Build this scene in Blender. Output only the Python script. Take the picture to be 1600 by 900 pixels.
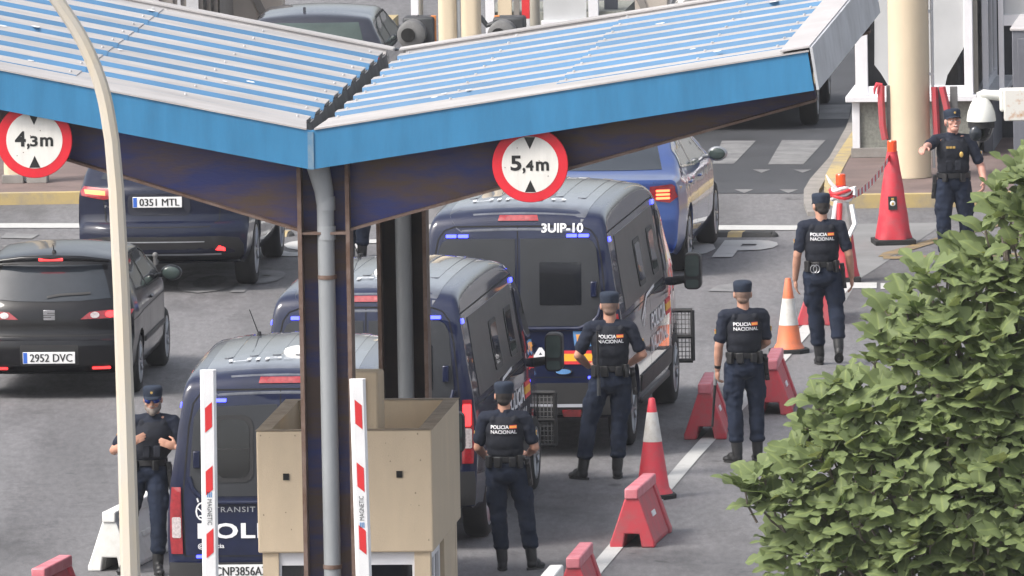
import bpy, bmesh, math, random
from mathutils import Vector, Matrix, noise
from mathutils.bvhtree import BVHTree
from mathutils.geometry import delaunay_2d_cdt
R = math.radians
rnd = random.Random(7)
for o in list(bpy.data.objects): bpy.data.objects.remove(o)
SC = bpy.context.scene
COL = SC.collection

# ------------------------------------------------------------------ camera, sky, sun, exposure
HC = 17.2                      # camera height over the asphalt (m)
FP = 25700.0                   # focal length in pixels of the 1600 px wide photograph
TH = math.atan(2565.0/FP)      # looking down
RO = 0.0175                    # roll
fw = Vector((0, math.cos(TH), -math.sin(TH)))
up0 = Vector((0, math.sin(TH), math.cos(TH))); rt0 = Vector((1, 0, 0))
rt = rt0*math.cos(RO) - up0*math.sin(RO); up = up0*math.cos(RO) + rt0*math.sin(RO)
cam = bpy.data.cameras.new('camera'); cam_o = bpy.data.objects.new('camera', cam); COL.objects.link(cam_o)
cam.sensor_width = 36; cam.lens = FP*36/1600; cam.clip_start = 1; cam.clip_end = 6000
cam_o.matrix_world = Matrix(((rt.x, up.x, -fw.x, 0), (rt.y, up.y, -fw.y, 0), (rt.z, up.z, -fw.z, HC), (0, 0, 0, 1)))
SC.camera = cam_o

SUN_EL, SUN_AZ = 48, -120      # soft sun behind thin cloud, from the left and a little behind the camera
w = bpy.data.worlds.new('World'); SC.world = w; w.use_nodes = True
nt = w.node_tree; bg = nt.nodes['Background']
sky = nt.nodes.new('ShaderNodeTexSky'); sky.sky_type = 'NISHITA'; sky.sun_disc = False
sky.sun_elevation = R(SUN_EL); sky.sun_rotation = R(SUN_AZ)
sky.air_density = 1.0; sky.dust_density = 5.0; sky.ozone_density = 1.0
hs = nt.nodes.new('ShaderNodeHueSaturation'); hs.inputs['Saturation'].default_value = 0.42
nt.links.new(sky.outputs[0], hs.inputs['Color']); nt.links.new(hs.outputs[0], bg.inputs['Color'])
bg.inputs['Strength'].default_value = 0.13
sl = bpy.data.lights.new('sun', 'SUN'); sl.energy = 1.35; sl.angle = R(20); sl.color = (1, .95, .88)
so = bpy.data.objects.new('sun', sl); COL.objects.link(so)
az = R(SUN_AZ)
sd = Vector((math.sin(az)*math.cos(R(SUN_EL)), math.cos(az)*math.cos(R(SUN_EL)), math.sin(R(SUN_EL))))
so.rotation_euler = sd.to_track_quat('Z', 'Y').to_euler()
so.location = (0, 150, 60)
vs = SC.view_settings; vs.view_transform = 'Standard'; vs.look = 'None'; vs.gamma = 1; vs.use_curve_mapping = False
vs.exposure = 1.05
HAZE = .00013
SC.render.film_transparent = False
SC.cycles.max_bounces = 6; SC.cycles.use_denoising = True

# ------------------------------------------------------------------ photograph pixel -> place
def ray(px, py):
    return fw + rt*((px-800)/FP) + up*((450-py)/FP)
CP = Vector((0, 0, HC))
def G(px, py, z=0.0):
    d = ray(px, py); t = (z-HC)/d.z
    return CP + d*t
def P(px, py, Y):
    d = ray(px, py); return CP + d*(Y/d.y)
def sc_at(Y): return FP/Y

# ------------------------------------------------------------------ materials
def S(r, g, b):
    f = lambda c: (c/255/12.92) if c <= 10 else (((c/255)+.055)/1.055)**2.4
    return (f(r), f(g), f(b), 1)
def L(r, g=None, b=None):
    return (r, r if g is None else g, r if b is None else b, 1)
def pm(name, col, rough=.6, metal=0.0, coat=0.0, var=.12, vs=4.0, bump=0.0, bs=60.0, emit=None, es=0.0, spec=.5, stretch=(1, 1, 1), col2=None, lo=.35, hi=.65):
    m = bpy.data.materials.new(name); m.use_nodes = True
    n = m.node_tree.nodes; l = m.node_tree.links; b = n['Principled BSDF']
    b.inputs['Roughness'].default_value = rough; b.inputs['Metallic'].default_value = metal
    b.inputs['Coat Weight'].default_value = coat; b.inputs['Coat Roughness'].default_value = .03
    b.inputs['Specular IOR Level'].default_value = spec
    tc = n.new('ShaderNodeTexCoord'); mp = n.new('ShaderNodeMapping'); mp.inputs['Scale'].default_value = stretch
    l.new(tc.outputs['Object'], mp.inputs['Vector'])
    nz = n.new('ShaderNodeTexNoise'); nz.inputs['Scale'].default_value = vs; nz.inputs['Detail'].default_value = 6; nz.inputs['Roughness'].default_value = .65
    l.new(mp.outputs[0], nz.inputs['Vector'])
    cr = n.new('ShaderNodeValToRGB'); cr.color_ramp.elements[0].position = lo; cr.color_ramp.elements[1].position = hi
    if col2 is None:
        cr.color_ramp.elements[0].color = [c*(1-var) for c in col[:3]]+[1]; cr.color_ramp.elements[1].color = [min(1, c*(1+var)) for c in col[:3]]+[1]
    else:
        cr.color_ramp.elements[0].color = col; cr.color_ramp.elements[1].color = col2
    l.new(nz.outputs['Fac'], cr.inputs[0]); l.new(cr.outputs[0], b.inputs['Base Color'])
    if rough > .12:
        mr = n.new('ShaderNodeMapRange'); mr.inputs['To Min'].default_value = rough*.85; mr.inputs['To Max'].default_value = min(1, rough*1.2)
        l.new(nz.outputs['Fac'], mr.inputs['Value']); l.new(mr.outputs[0], b.inputs['Roughness'])
    if bump:
        n2 = n.new('ShaderNodeTexNoise'); n2.inputs['Scale'].default_value = bs; n2.inputs['Detail'].default_value = 3
        l.new(mp.outputs[0], n2.inputs['Vector'])
        bp = n.new('ShaderNodeBump'); bp.inputs['Strength'].default_value = bump; bp.inputs['Distance'].default_value = .02
        l.new(n2.outputs['Fac'], bp.inputs['Height']); l.new(bp.outputs[0], b.inputs['Normal'])
    if emit:
        b.inputs['Emission Color'].default_value = emit; b.inputs['Emission Strength'].default_value = es
    return m
M = {}
M['navy_paint'] = pm('navy_paint', L(.007, .011, .036), .32, coat=.9, spec=.12, var=.15)
M['roof_dust'] = pm('dusty_roof_paint', L(.085, .092, .112), .3, coat=1, var=.35, vs=2.5, stretch=(2, .6, 1))  # paler than the navy body: sky reflection painted into the roof colour
M['black_paint'] = pm('black_paint', L(.0045, .0045, .006), .3, coat=.6, spec=.12, var=.15)
M['darkblue_paint'] = pm('darkblue_paint', L(.006, .009, .026), .3, coat=.7, spec=.12, var=.1)
M['blue_paint'] = pm('blue_paint', L(.025, .070, .26), .3, metal=.4, coat=1, var=.08)
M['grey_paint'] = pm('grey_paint', L(.022, .024, .035), .3, coat=1, spec=.12, var=.1)
M['suv_paint'] = pm('suv_paint', L(.01, .011, .014), .32, coat=1, spec=.12, var=.1)
M['film'] = pm('black_film', L(.024, .026, .030), .34, var=.12, vs=3)
M['glass'] = pm('dark_glass', L(.006, .007, .009), .05, var=.05, coat=.3, spec=.6)
M['green_glass'] = pm('green_glass', L(.05, .07, .064), .05, var=.2, vs=2, spec=.6)
M['grey_glass'] = pm('grey_glass', L(.022, .027, .034), .06, var=.15, vs=2, spec=.6)
M['black_plastic'] = pm('black_plastic', L(.014, .014, .015), .55, var=.2, bump=.1, bs=300)
M['gap'] = pm('gap', L(.003), .8, var=.05)
M['rubber'] = pm('rubber', L(.014, .014, .014), .85, var=.25, vs=8)
M['rim'] = pm('rim', L(.32, .33, .35), .35, metal=.8, var=.1)
M['darkrim'] = pm('darkrim', L(.06, .06, .065), .4, metal=.6, var=.1)
M['chrome'] = pm('chrome', L(.62, .62, .64), .18, metal=1, var=.05)
M['tail_red'] = pm('tail_red', L(.26, .012, .018), .12, coat=1, var=.2, vs=30)
M['tail_on'] = pm('tail_on', L(.6, .02, .03), .2, emit=L(1, .03, .03), es=2.0)
M['tail_hot'] = pm('tail_hot', L(.7, .1, .03), .2, emit=L(1, .13, .05), es=2.6)
M['tail_clear'] = pm('tail_clear', L(.45, .4, .4), .12, coat=1, var=.3, vs=40)
M['led_blue'] = pm('led_blue', L(.05, .06, .7), .2, emit=L(.045, .055, 1), es=3.2)
M['plate'] = pm('plate', L(.72, .72, .72), .4, var=.06)
M['plate_blue'] = pm('plate_blue', L(.03, .12, .5), .4)
M['ink'] = pm('ink', L(.012), .5, var=.1)
M['decal_white'] = pm('decal_white', L(.72, .72, .74), .45, var=.06)
M['decal_grey'] = pm('decal_grey', L(.33, .34, .38), .4, var=.06)
M['flag_red'] = pm('flag_red', L(.62, .03, .04), .5)
M['flag_yellow'] = pm('flag_yellow', L(.8, .42, .03), .5)
M['flag_orange'] = pm('flag_orange', L(.78, .33, .06), .6)
M['crest_blue'] = pm('crest_blue', L(.10, .25, .5), .5)
M['cream'] = pm('cream_paint', L(.60, .50, .36), .6, var=.07, vs=2, bump=.05, bs=90, stretch=(1, 1, .35))
M['post_cream'] = pm('post_cream', L(.56, .49, .38), .5, col2=L(.50, .47, .42), vs=6, stretch=(1, 1, .3), bump=.05, bs=80)
M['kiosk'] = pm('kiosk_render', L(.56, .455, .325), .75, var=.06, vs=2.2, bump=.2, bs=120, stretch=(1.6, 1.6, .5))
M['kiosk_stain'] = pm('kiosk_stain', L(.36, .28, .19), .8, var=.1)
M['grime'] = pm('grime_render', L(.34, .27, .19), .8, col2=L(.22, .17, .12), vs=6, bump=.15, bs=60)
M['sky_blue'] = pm('sky_blue_sheet', L(.032, .175, .34), .42, var=.13, vs=1.6, stretch=(3, 3, .5))
M['rib_blue'] = pm('rib_blue_sheet', L(.048, .150, .285), .5, var=.16, vs=2.2, stretch=(.3, 2, 1))
M['rib_white'] = pm('rib_faded_sheet', L(.37, .355, .35), .6, var=.16, vs=2.0, stretch=(.4, 1.6, 1))  # off-white holds the grazing sky reflection on the flats; flashing is plain white
M['galv'] = pm('galvanised', L(.48, .49, .51), .5, metal=.25, var=.16, vs=2.5)
M['corner'] = pm('corner_strip_blue_grey', L(.05, .18, .32), .5, col2=L(.20, .26, .31), vs=9)
M['gutter'] = pm('gutter_metal', L(.11, .11, .11), .7, var=.35, vs=5)
M['steel'] = pm('rusty_blue_steel', L(.020, .030, .15), .5, col2=L(.092, .056, .041), vs=1.6, stretch=(.5, .5, 2.0), lo=.36, hi=.56, bump=.1, bs=40)
M['rust'] = pm('rusty_steel', L(.10, .055, .036), .75, col2=L(.17, .12, .10), vs=7, bump=.15, bs=60)
M['brown_steel'] = pm('brown_steel', L(.05, .034, .026), .65, col2=L(.085, .055, .04), vs=3, stretch=(.5, 1, 2))
M['dark_steel'] = pm('dark_steel', L(.020, .016, .018), .7, col2=L(.045, .03, .024), vs=3)
M['pvc'] = pm('grey_pvc', L(.27, .285, .30), .45, var=.1, vs=3, stretch=(1, 1, .3))
M['white_paint'] = pm('white_paint', L(.74, .74, .75), .45, var=.04)
M['boom_red'] = pm('boom_red', L(.62, .03, .035), .45, var=.08)
M['sign_red'] = pm('sign_red', L(.62, .016, .03), .42, var=.08)
M['sign_white'] = pm('sign_white', L(.70, .68, .64), .45, var=.06, vs=6, stretch=(3, 1, .6))
M['barrier_red'] = pm('barrier_red', L(.46, .045, .062), .6, col2=L(.34, .085, .095), vs=7, lo=.42, hi=.68, bump=.08, bs=60)
M['barrier_top'] = pm('barrier_top_faded', L(.60, .22, .25), .55, col2=L(.50, .11, .14), vs=4, bump=.05, bs=60)
M['barrier_white'] = pm('barrier_white', L(.70, .70, .68), .5, col2=L(.55, .54, .50), vs=4, lo=.45, hi=.75)
M['cone_red'] = pm('cone_red', L(.56, .035, .055), .55, col2=L(.44, .07, .085), vs=8, lo=.45, hi=.7, bump=.1, bs=30)
M['cone_orange'] = pm('cone_orange', L(.68, .17, .06), .55, col2=L(.5, .15, .08), vs=7)
M['cone_white'] = pm('cone_white', L(.62, .62, .61), .5, col2=L(.5, .47, .43), vs=9)
M['tape_white'] = pm('tape_white', L(.75, .74, .74), .4, var=.05)
M['tape_red'] = pm('tape_red', L(.62, .03, .04), .4, var=.05)
M['lamp_orange'] = pm('lamp_orange', L(.85, .09, .02), .25, coat=.5, var=.1)
M['uniform'] = pm('uniform_navy', L(.013, .017, .030), .85, var=.25, vs=5, bump=.5, bs=16, spec=.25, stretch=(1, 1, .6))
M['trouser'] = pm('trouser_navy', L(.013, .019, .036), .88, var=.25, vs=6, bump=.6, bs=13, spec=.2, stretch=(1, 1, .55))
M['vest'] = pm('vest_black', L(.012, .014, .021), .8, var=.25, vs=7, bump=.3, bs=20, spec=.25)
M['cap'] = pm('cap_navy', L(.022, .030, .048), .85, var=.2, vs=14, bump=.2, bs=80, spec=.2)
M['boot'] = pm('boot_black', L(.011, .011, .012), .45, var=.3, vs=12, bump=.2, bs=60)
M['gear'] = pm('gear_black', L(.009, .009, .010), .5, var=.3, vs=14)
M['skin'] = pm('skin', L(.44, .235, .165), .5, var=.12, vs=9, spec=.35)
M['skin_pink'] = pm('skin_pink', L(.52, .27, .21), .5, var=.12, vs=9, spec=.35)
M['hair'] = pm('hair_dark', L(.016, .012, .010), .7, var=.4, vs=60, bump=.4, bs=150)
M['hair_shaved'] = pm('hair_shaved', L(.19, .12, .09), .7, var=.2, vs=60)
M['hair_grey'] = pm('hair_grey', L(.19, .16, .14), .7, var=.3, vs=60, bump=.3, bs=150)
M['eye_white'] = pm('eye_white', L(.7), .3); M['lip'] = pm('lip', L(.36, .13, .11), .5)
M['shades'] = pm('mirrored_shades', L(.02, .05, .26), .08, metal=.7, var=.2)
M['gold'] = pm('gold_thread', L(.55, .36, .10), .45, metal=.3)
M['steel_grey'] = pm('steel_grey', L(.4, .41, .43), .35, metal=.7)
M['win_frame'] = pm('white_aluminium', L(.70, .70, .73), .4, var=.04)
M['blind'] = pm('grey_blind', L(.46, .47, .48), .6, var=.05, vs=2)
M['stucco'] = pm('green_grey_stucco', L(.21, .215, .19), .9, var=.22, vs=30, bump=.35, bs=140)
M['dark_in'] = pm('dark_interior', L(.03, .033, .038), .7, var=.3, vs=3)
M['grey_panel'] = pm('grey_panel', L(.12, .125, .145), .55, var=.08)
M['grey_light'] = pm('grey_light_panel', L(.42, .40, .40), .6, var=.08)
M['cam_white'] = pm('camera_white', L(.68, .68, .64), .4, var=.05)
M['cam_rust'] = pm('rusty_white_box', L(.66, .64, .60), .55, col2=L(.45, .20, .06), vs=9, lo=.58, hi=.74)
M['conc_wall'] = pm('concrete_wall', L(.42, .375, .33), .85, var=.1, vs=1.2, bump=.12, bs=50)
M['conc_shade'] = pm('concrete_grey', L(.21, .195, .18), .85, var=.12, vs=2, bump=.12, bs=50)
M['conc_col'] = pm('concrete_column', L(.36, .335, .285), .8, var=.1, vs=2, bump=.1, bs=50)
M['orange_post'] = pm('orange_post', L(.62, .21, .05), .5)
M['dark_machine'] = pm('dark_machine', L(.035, .038, .042), .55, var=.25, vs=8)
M['grey_machine'] = pm('grey_machine', L(.13, .13, .13), .6, var=.2, vs=8)
M['kerb_yellow'] = pm('kerb_yellow', L(.42, .32, .14), .8, col2=L(.27, .235, .18), vs=3.5, lo=.42, hi=.66, bump=.1, bs=40)
M['kerb_grey'] = pm('kerb_grey', L(.23, .215, .20), .85, var=.2, vs=3, bump=.15, bs=40)
M['paving'] = pm('reddish_paving', L(.145, .105, .095), .85, var=.2, vs=2, bump=.15, bs=40)
M['road_white'] = pm('road_white', L(.44, .44, .43), .75, col2=L(.26, .26, .26), vs=3.5, lo=.55, hi=.8, bump=.2, bs=80)
M['road_faded'] = pm('road_faded_white', L(.21, .21, .21), .8, col2=L(.13, .13, .135), vs=3.0, bump=.2, bs=80)
M['road_yellow'] = pm('road_yellow', L(.25, .17, .07), .8, col2=L(.15, .125, .09), vs=4)
M['concrete_slab'] = pm('concrete_slab', L(.185, .185, .185), .9, var=.15, vs=1.2, bump=.15, bs=60)
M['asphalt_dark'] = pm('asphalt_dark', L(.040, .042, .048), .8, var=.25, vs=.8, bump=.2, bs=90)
M['bump_black'] = pm('bump_black', L(.035), .8, var=.2)
M['bark'] = pm('fig_bark', L(.17, .145, .12), .85, var=.25, vs=14, bump=.3, bs=60)

def asphalt():
    m = bpy.data.materials.new('asphalt'); m.use_nodes = True
    n = m.node_tree.nodes; l = m.node_tree.links; b = n['Principled BSDF']
    tc = n.new('ShaderNodeTexCoord')
    def nz(scale, det=5, st=None, rough=.6):
        x = n.new('ShaderNodeTexNoise'); x.inputs['Scale'].default_value = scale; x.inputs['Detail'].default_value = det; x.inputs['Roughness'].default_value = rough
        if st:
            mp = n.new('ShaderNodeMapping'); mp.inputs['Scale'].default_value = st; mp.inputs['Rotation'].default_value = (0, 0, R(5))
            l.new(tc.outputs['Object'], mp.inputs[0]); l.new(mp.outputs[0], x.inputs['Vector'])
        else: l.new(tc.outputs['Object'], x.inputs['Vector'])
        return x
    def ramp(src, p0, c0, p1, c1):
        r = n.new('ShaderNodeValToRGB'); e = r.color_ramp.elements
        e[0].position = p0; e[0].color = c0; e[1].position = p1; e[1].color = c1
        l.new(src, r.inputs[0]); return r
    def mix(a, bb, mode='MULTIPLY', f=1.0):
        x = n.new('ShaderNodeMix'); x.data_type = 'RGBA'; x.blend_type = mode; x.inputs[0].default_value = f
        l.new(a, x.inputs[6]); l.new(bb, x.inputs[7]); return x.outputs[2]
    big = ramp(nz(.16, 4).outputs['Fac'], .3, L(.134, .131, .136), .7, L(.166, .162, .167))
    pat = ramp(nz(.5, 5, (1.2, .16, 1)).outputs['Fac'], .35, L(.76), .68, L(1.12))
    stain = ramp(nz(.9, 6, (1, .35, 1)).outputs['Fac'], .32, L(.60), .46, L(1))
    oil = ramp(nz(2.2, 3, (1, .5, 1)).outputs['Fac'], .26, L(.45), .34, L(1))
    grain = ramp(nz(55, 3).outputs['Fac'], .3, L(.74), .7, L(1.24))
    g2 = ramp(nz(16, 4, (1, .22, 1)).outputs['Fac'], .3, L(.80), .7, L(1.18))
    trk = ramp(nz(1.1, 3, (1, .05, 1)).outputs['Fac'], .40, L(.86), .55, L(1.04))
    c = mix(big.outputs[0], pat.outputs[0]); c = mix(c, stain.outputs[0]); c = mix(c, oil.outputs[0]); c = mix(c, grain.outputs[0]); c = mix(c, g2.outputs[0]); c = mix(c, trk.outputs[0])
    # cracks
    v = n.new('ShaderNodeTexVoronoi'); v.feature = 'DISTANCE_TO_EDGE'; v.inputs['Scale'].default_value = .22
    wp = nz(1.5, 4); ad = n.new('ShaderNodeVectorMath'); ad.operation = 'ADD'
    sc_ = n.new('ShaderNodeVectorMath'); sc_.operation = 'SCALE'; sc_.inputs['Scale'].default_value = 1.4
    l.new(wp.outputs['Color'], sc_.inputs[0]); l.new(tc.outputs['Object'], ad.inputs[0]); l.new(sc_.outputs[0], ad.inputs[1]); l.new(ad.outputs[0], v.inputs['Vector'])
    ck = ramp(v.outputs['Distance'], .0, L(.6), .006, L(1))
    c = mix(c, ck.outputs[0], 'MULTIPLY', .55)
    l.new(c, b.inputs['Base Color'])
    rr = n.new('ShaderNodeMapRange'); rr.inputs['To Min'].default_value = .62; rr.inputs['To Max'].default_value = .9
    l.new(nz(.8, 4).outputs['Fac'], rr.inputs[0]); l.new(rr.outputs[0], b.inputs['Roughness'])
    bp = n.new('ShaderNodeBump'); bp.inputs['Strength'].default_value = .35; bp.inputs['Distance'].default_value = .01
    l.new(nz(80, 3).outputs['Fac'], bp.inputs['Height']); l.new(bp.outputs[0], b.inputs['Normal'])
    return m
M['asphalt'] = asphalt()

def leaf_mat():
    m = bpy.data.materials.new('fig_leaf'); m.use_nodes = True
    n = m.node_tree.nodes; l = m.node_tree.links; b = n['Principled BSDF']; out = n['Material Output']
    g = n.new('ShaderNodeNewGeometry')
    r = n.new('ShaderNodeValToRGB'); e = r.color_ramp.elements
    e[0].position = 0; e[0].color = L(.060, .098, .030); e[1].position = 1; e[1].color = L(.36, .40, .14)
    x = r.color_ramp.elements.new(.55); x.color = L(.155, .21, .068)
    l.new(g.outputs['Random Per Island'], r.inputs[0])
    tc = n.new('ShaderNodeTexCoord'); nz = n.new('ShaderNodeTexNoise'); nz.inputs['Scale'].default_value = 9; nz.inputs['Detail'].default_value = 5
    l.new(tc.outputs['Object'], nz.inputs[0])
    r2 = n.new('ShaderNodeValToRGB'); r2.color_ramp.elements[0].position = .3; r2.color_ramp.elements[0].color = L(.75); r2.color_ramp.elements[1].position = .7; r2.color_ramp.elements[1].color = L(1.2)
    l.new(nz.outputs['Fac'], r2.inputs[0])
    mx = n.new('ShaderNodeMix'); mx.data_type = 'RGBA'; mx.blend_type = 'MULTIPLY'; mx.inputs[0].default_value = 1
    l.new(r.outputs[0], mx.inputs[6]); l.new(r2.outputs[0], mx.inputs[7])
    m2 = n.new('ShaderNodeMix'); m2.data_type = 'RGBA'; l.new(g.outputs['Backfacing'], m2.inputs[0])
    m2.inputs[7].default_value = L(.155, .20, .085); l.new(mx.outputs[2], m2.inputs[6])
    at = n.new('ShaderNodeAttribute'); at.attribute_name = 'vein'
    vr = n.new('ShaderNodeMix'); vr.data_type = 'RGBA'; l.new(at.outputs['Fac'], vr.inputs[0]); l.new(m2.outputs[2], vr.inputs[6]); vr.inputs[7].default_value = L(.22, .27, .10)
    m2 = vr
    l.new(m2.outputs[2], b.inputs['Base Color']); b.inputs['Roughness'].default_value = .55; b.inputs['Specular IOR Level'].default_value = .22
    t = n.new('ShaderNodeBsdfTranslucent'); l.new(m2.outputs[2], t.inputs['Color'])
    ms = n.new('ShaderNodeMixShader'); ms.inputs[0].default_value = .28
    l.new(b.outputs[0], ms.inputs[1]); l.new(t.outputs[0], ms.inputs[2]); l.new(ms.outputs[0], out.inputs['Surface'])
    return m
M['leaf'] = leaf_mat()
# ------------------------------------------------------------------ mesh helpers
class MB:
    """collects shapes, builds ONE mesh object"""
    def __init__(s): s.v = []; s.f = []; s.mi = []; s.mats = []
    def idx(s, m):
        if m is None: return 0
        if m not in s.mats: s.mats.append(m)
        return s.mats.index(m)
    def add(s, vs, fs, m=None):
        k = len(s.v); i = s.idx(m)
        s.v += [Vector(x) for x in vs]; s.f += [tuple(k+a for a in f) for f in fs]; s.mi += [i]*len(fs)
    def box(s, c, d, rot=None, m=None):
        c = Vector(c); hx, hy, hz = d[0]/2, d[1]/2, d[2]/2
        vs = [Vector((x, y, z)) for x in (-hx, hx) for y in (-hy, hy) for z in (-hz, hz)]
        if rot is not None: vs = [rot @ x for x in vs]
        s.add([c+x for x in vs], [(0, 1, 3, 2), (4, 6, 7, 5), (0, 4, 5, 1), (2, 3, 7, 6), (0, 2, 6, 4), (1, 5, 7, 3)], m)
    def cyl(s, a, b, r0, r1=None, n=16, m=None, caps=True):
        a = Vector(a); b = Vector(b); r1 = r0 if r1 is None else r1
        q = (b-a).to_track_quat('Z', 'Y')
        vs = []; 
        for p, r in ((a, r0), (b, r1)):
            for i in range(n):
                t = 2*math.pi*i/n; vs.append(p + q @ Vector((r*math.cos(t), r*math.sin(t), 0)))
        fs = [(i, (i+1) % n, n+(i+1) % n, n+i) for i in range(n)]
        if caps: fs += [tuple(range(n-1, -1, -1)), tuple(range(n, 2*n))]
        s.add(vs, fs, m)
    def tube(s, pts, rs, n=12, m=None):
        pts = [Vector(p) for p in pts]
        if not isinstance(rs, (list, tuple)): rs = [rs]*len(pts)
        vs = []; ref = None
        for i, p in enumerate(pts):
            t = (pts[min(i+1, len(pts)-1)]-pts[max(i-1, 0)]).normalized()
            if ref is None:
                ref = t.orthogonal().normalized()
            ref = (ref - t*ref.dot(t)).normalized(); bi = t.cross(ref)
            for j in range(n):
                a = 2*math.pi*j/n; vs.append(p + (ref*math.cos(a)+bi*math.sin(a))*rs[i])
        fs = []
        for i in range(len(pts)-1):
            for j in range(n):
                fs.append((i*n+j, i*n+(j+1) % n, (i+1)*n+(j+1) % n, (i+1)*n+j))
        fs += [tuple(range(n-1, -1, -1)), tuple(range((len(pts)-1)*n, len(pts)*n))]
        s.add(vs, fs, m)
    def lathe(s, prof, n=24, c=(0, 0, 0), rot=None, m=None, sx=1, sy=1):
        c = Vector(c); vs = []
        for r, z in prof:
            for i in range(n):
                t = 2*math.pi*i/n; p = Vector((r*math.cos(t)*sx, r*math.sin(t)*sy, z))
                if rot is not None: p = rot @ p
                vs.append(c+p)
        fs = []
        for k in range(len(prof)-1):
            for i in range(n): fs.append((k*n+i, k*n+(i+1) % n, (k+1)*n+(i+1) % n, (k+1)*n+i))
        fs += [tuple(range(n-1, -1, -1)), tuple(range((len(prof)-1)*n, len(prof)*n))]
        s.add(vs, fs, m)
    def prism(s, poly, o, ex, ey, ez, d, m=None):
        """2d polygon in axes ex,ey at origin o, extruded from -d/2 to d/2 along ez"""
        o = Vector(o); ex = Vector(ex); ey = Vector(ey); ez = Vector(ez); n = len(poly)
        vs = [o+ex*x+ey*y-ez*d/2 for x, y in poly]+[o+ex*x+ey*y+ez*d/2 for x, y in poly]
        s.add(vs, [tuple(range(n-1, -1, -1)), tuple(range(n, 2*n))]+[(i, (i+1) % n, n+(i+1) % n, n+i) for i in range(n)], m)
    def ell(s, c, r, rot=None, nu=18, nv=12, m=None):
        c = Vector(c); vs = []
        for i in range(1, nv):
            ph = math.pi*i/nv
            for j in range(nu):
                t = 2*math.pi*j/nu
                p = Vector((r[0]*math.sin(ph)*math.cos(t), r[1]*math.sin(ph)*math.sin(t), r[2]*math.cos(ph)))
                if rot is not None: p = rot @ p
                vs.append(c+p)
        t_ = Vector((0, 0, r[2])); b_ = Vector((0, 0, -r[2]))
        if rot is not None: t_ = rot @ t_; b_ = rot @ b_
        vs += [c+t_, c+b_]; n = (nv-1)*nu; fs = []
        for i in range(nv-2):
            for j in range(nu): fs.append((i*nu+j, (i+1)*nu+j, (i+1)*nu+(j+1) % nu, i*nu+(j+1) % nu))
        for j in range(nu):
            fs.append((n, j, (j+1) % nu)); fs.append((n+1, (nv-2)*nu+(j+1) % nu, (nv-2)*nu+j))
        s.add(vs, fs, m)
    def rc(s, a, b, r0, r1):
        s.cyl(a, b, r0, r1, 14); s.ell(a, (r0,)*3, None, 14, 8); s.ell(b, (r1,)*3, None, 14, 8)
    def mesh(s, name):
        me = bpy.data.meshes.new(name); me.from_pydata([tuple(x) for x in s.v], [], s.f)
        for mm in s.mats: me.materials.append(mm)
        for p, i in zip(me.polygons, s.mi): p.material_index = i
        return me
    def pieces(s):
        par = list(range(len(s.v)))
        def fd(i):
            while par[i] != i: par[i] = par[par[i]]; i = par[i]
            return i
        for f in s.f:
            for i in f[1:]: par[fd(i)] = fd(f[0])
        out = {}
        for f, m_ in zip(s.f, s.mi): out.setdefault(fd(f[0]), []).append((f, m_))
        r = []
        for fl in out.values():
            mb = MB(); mb.mats = s.mats; mp = {}
            for f, m_ in fl:
                for i in f:
                    if i not in mp: mp[i] = len(mb.v); mb.v.append(s.v[i])
                mb.f.append(tuple(mp[i] for i in f)); mb.mi.append(m_)
            r.append(mb)
        return r
    def split(s, name, mat=None, parent=None, ang=35, bevel=0, fix=True):
        return [p.build(name, mat, parent, ang, bevel, fix) for p in s.pieces()]
    def build(s, name, mat=None, parent=None, ang=35, bevel=0, fix=True):
        me = s.mesh(name)
        if mat is not None and not s.mats: me.materials.append(mat)
        if fix:
            bm = bmesh.new(); bm.from_mesh(me); bmesh.ops.recalc_face_normals(bm, faces=bm.faces); bm.to_mesh(me); bm.free()
        return link(name, me, parent, ang, bevel)
def link(name, me, parent=None, ang=35, bevel=0):
    if ang:
        for p in me.polygons: p.use_smooth = True
        me.set_sharp_from_angle(angle=R(ang))
    o = bpy.data.objects.new(name, me); COL.objects.link(o)
    if parent is not None: o.parent = parent
    if bevel:
        b = o.modifiers.new('bevel', 'BEVEL'); b.width = bevel; b.segments = 2; b.limit_method = 'ANGLE'; b.angle_limit = R(35); b.harden_normals = False
    return o
def tag(o, label=None, cat=None, group=None, kind=None):
    if label: o['label'] = label
    if cat: o['category'] = cat
    if group: o['group'] = group
    if kind: o['kind'] = kind
    return o
def empty(name, loc, rz=0, label=None, cat=None, group=None):
    o = bpy.data.objects.new(name, None); COL.objects.link(o); o.location = loc; o.rotation_euler = (0, 0, rz); o.empty_display_size = .2
    return tag(o, label, cat, group)
def evald(me, mods):
    o = bpy.data.objects.new('tmp', me); COL.objects.link(o)
    extra = mods(o) or []
    dg = bpy.context.evaluated_depsgraph_get(); dg.update()
    out = bpy.data.meshes.new_from_object(o.evaluated_get(dg))
    bpy.data.objects.remove(o)
    for e in extra: bpy.data.objects.remove(e)
    return out
def voxel(mb, size, smooth, name, mat, parent, mod=None):
    me = mb.mesh(name); me.materials.clear()
    def mods(o):
        r = o.modifiers.new('r', 'REMESH'); r.mode = 'VOXEL'; r.voxel_size = size; r.use_smooth_shade = True
        if smooth:
            q = o.modifiers.new('s', 'SMOOTH'); q.iterations = smooth; q.factor = .5
    out = evald(me, mods); bpy.data.meshes.remove(me)
    out.materials.clear(); out.materials.append(mat); out.name = name
    if mod: mod(out)
    for p in out.polygons: p.use_smooth = True
    o = bpy.data.objects.new(name, out); COL.objects.link(o)
    if parent is not None: o.parent = parent
    return o
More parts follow.
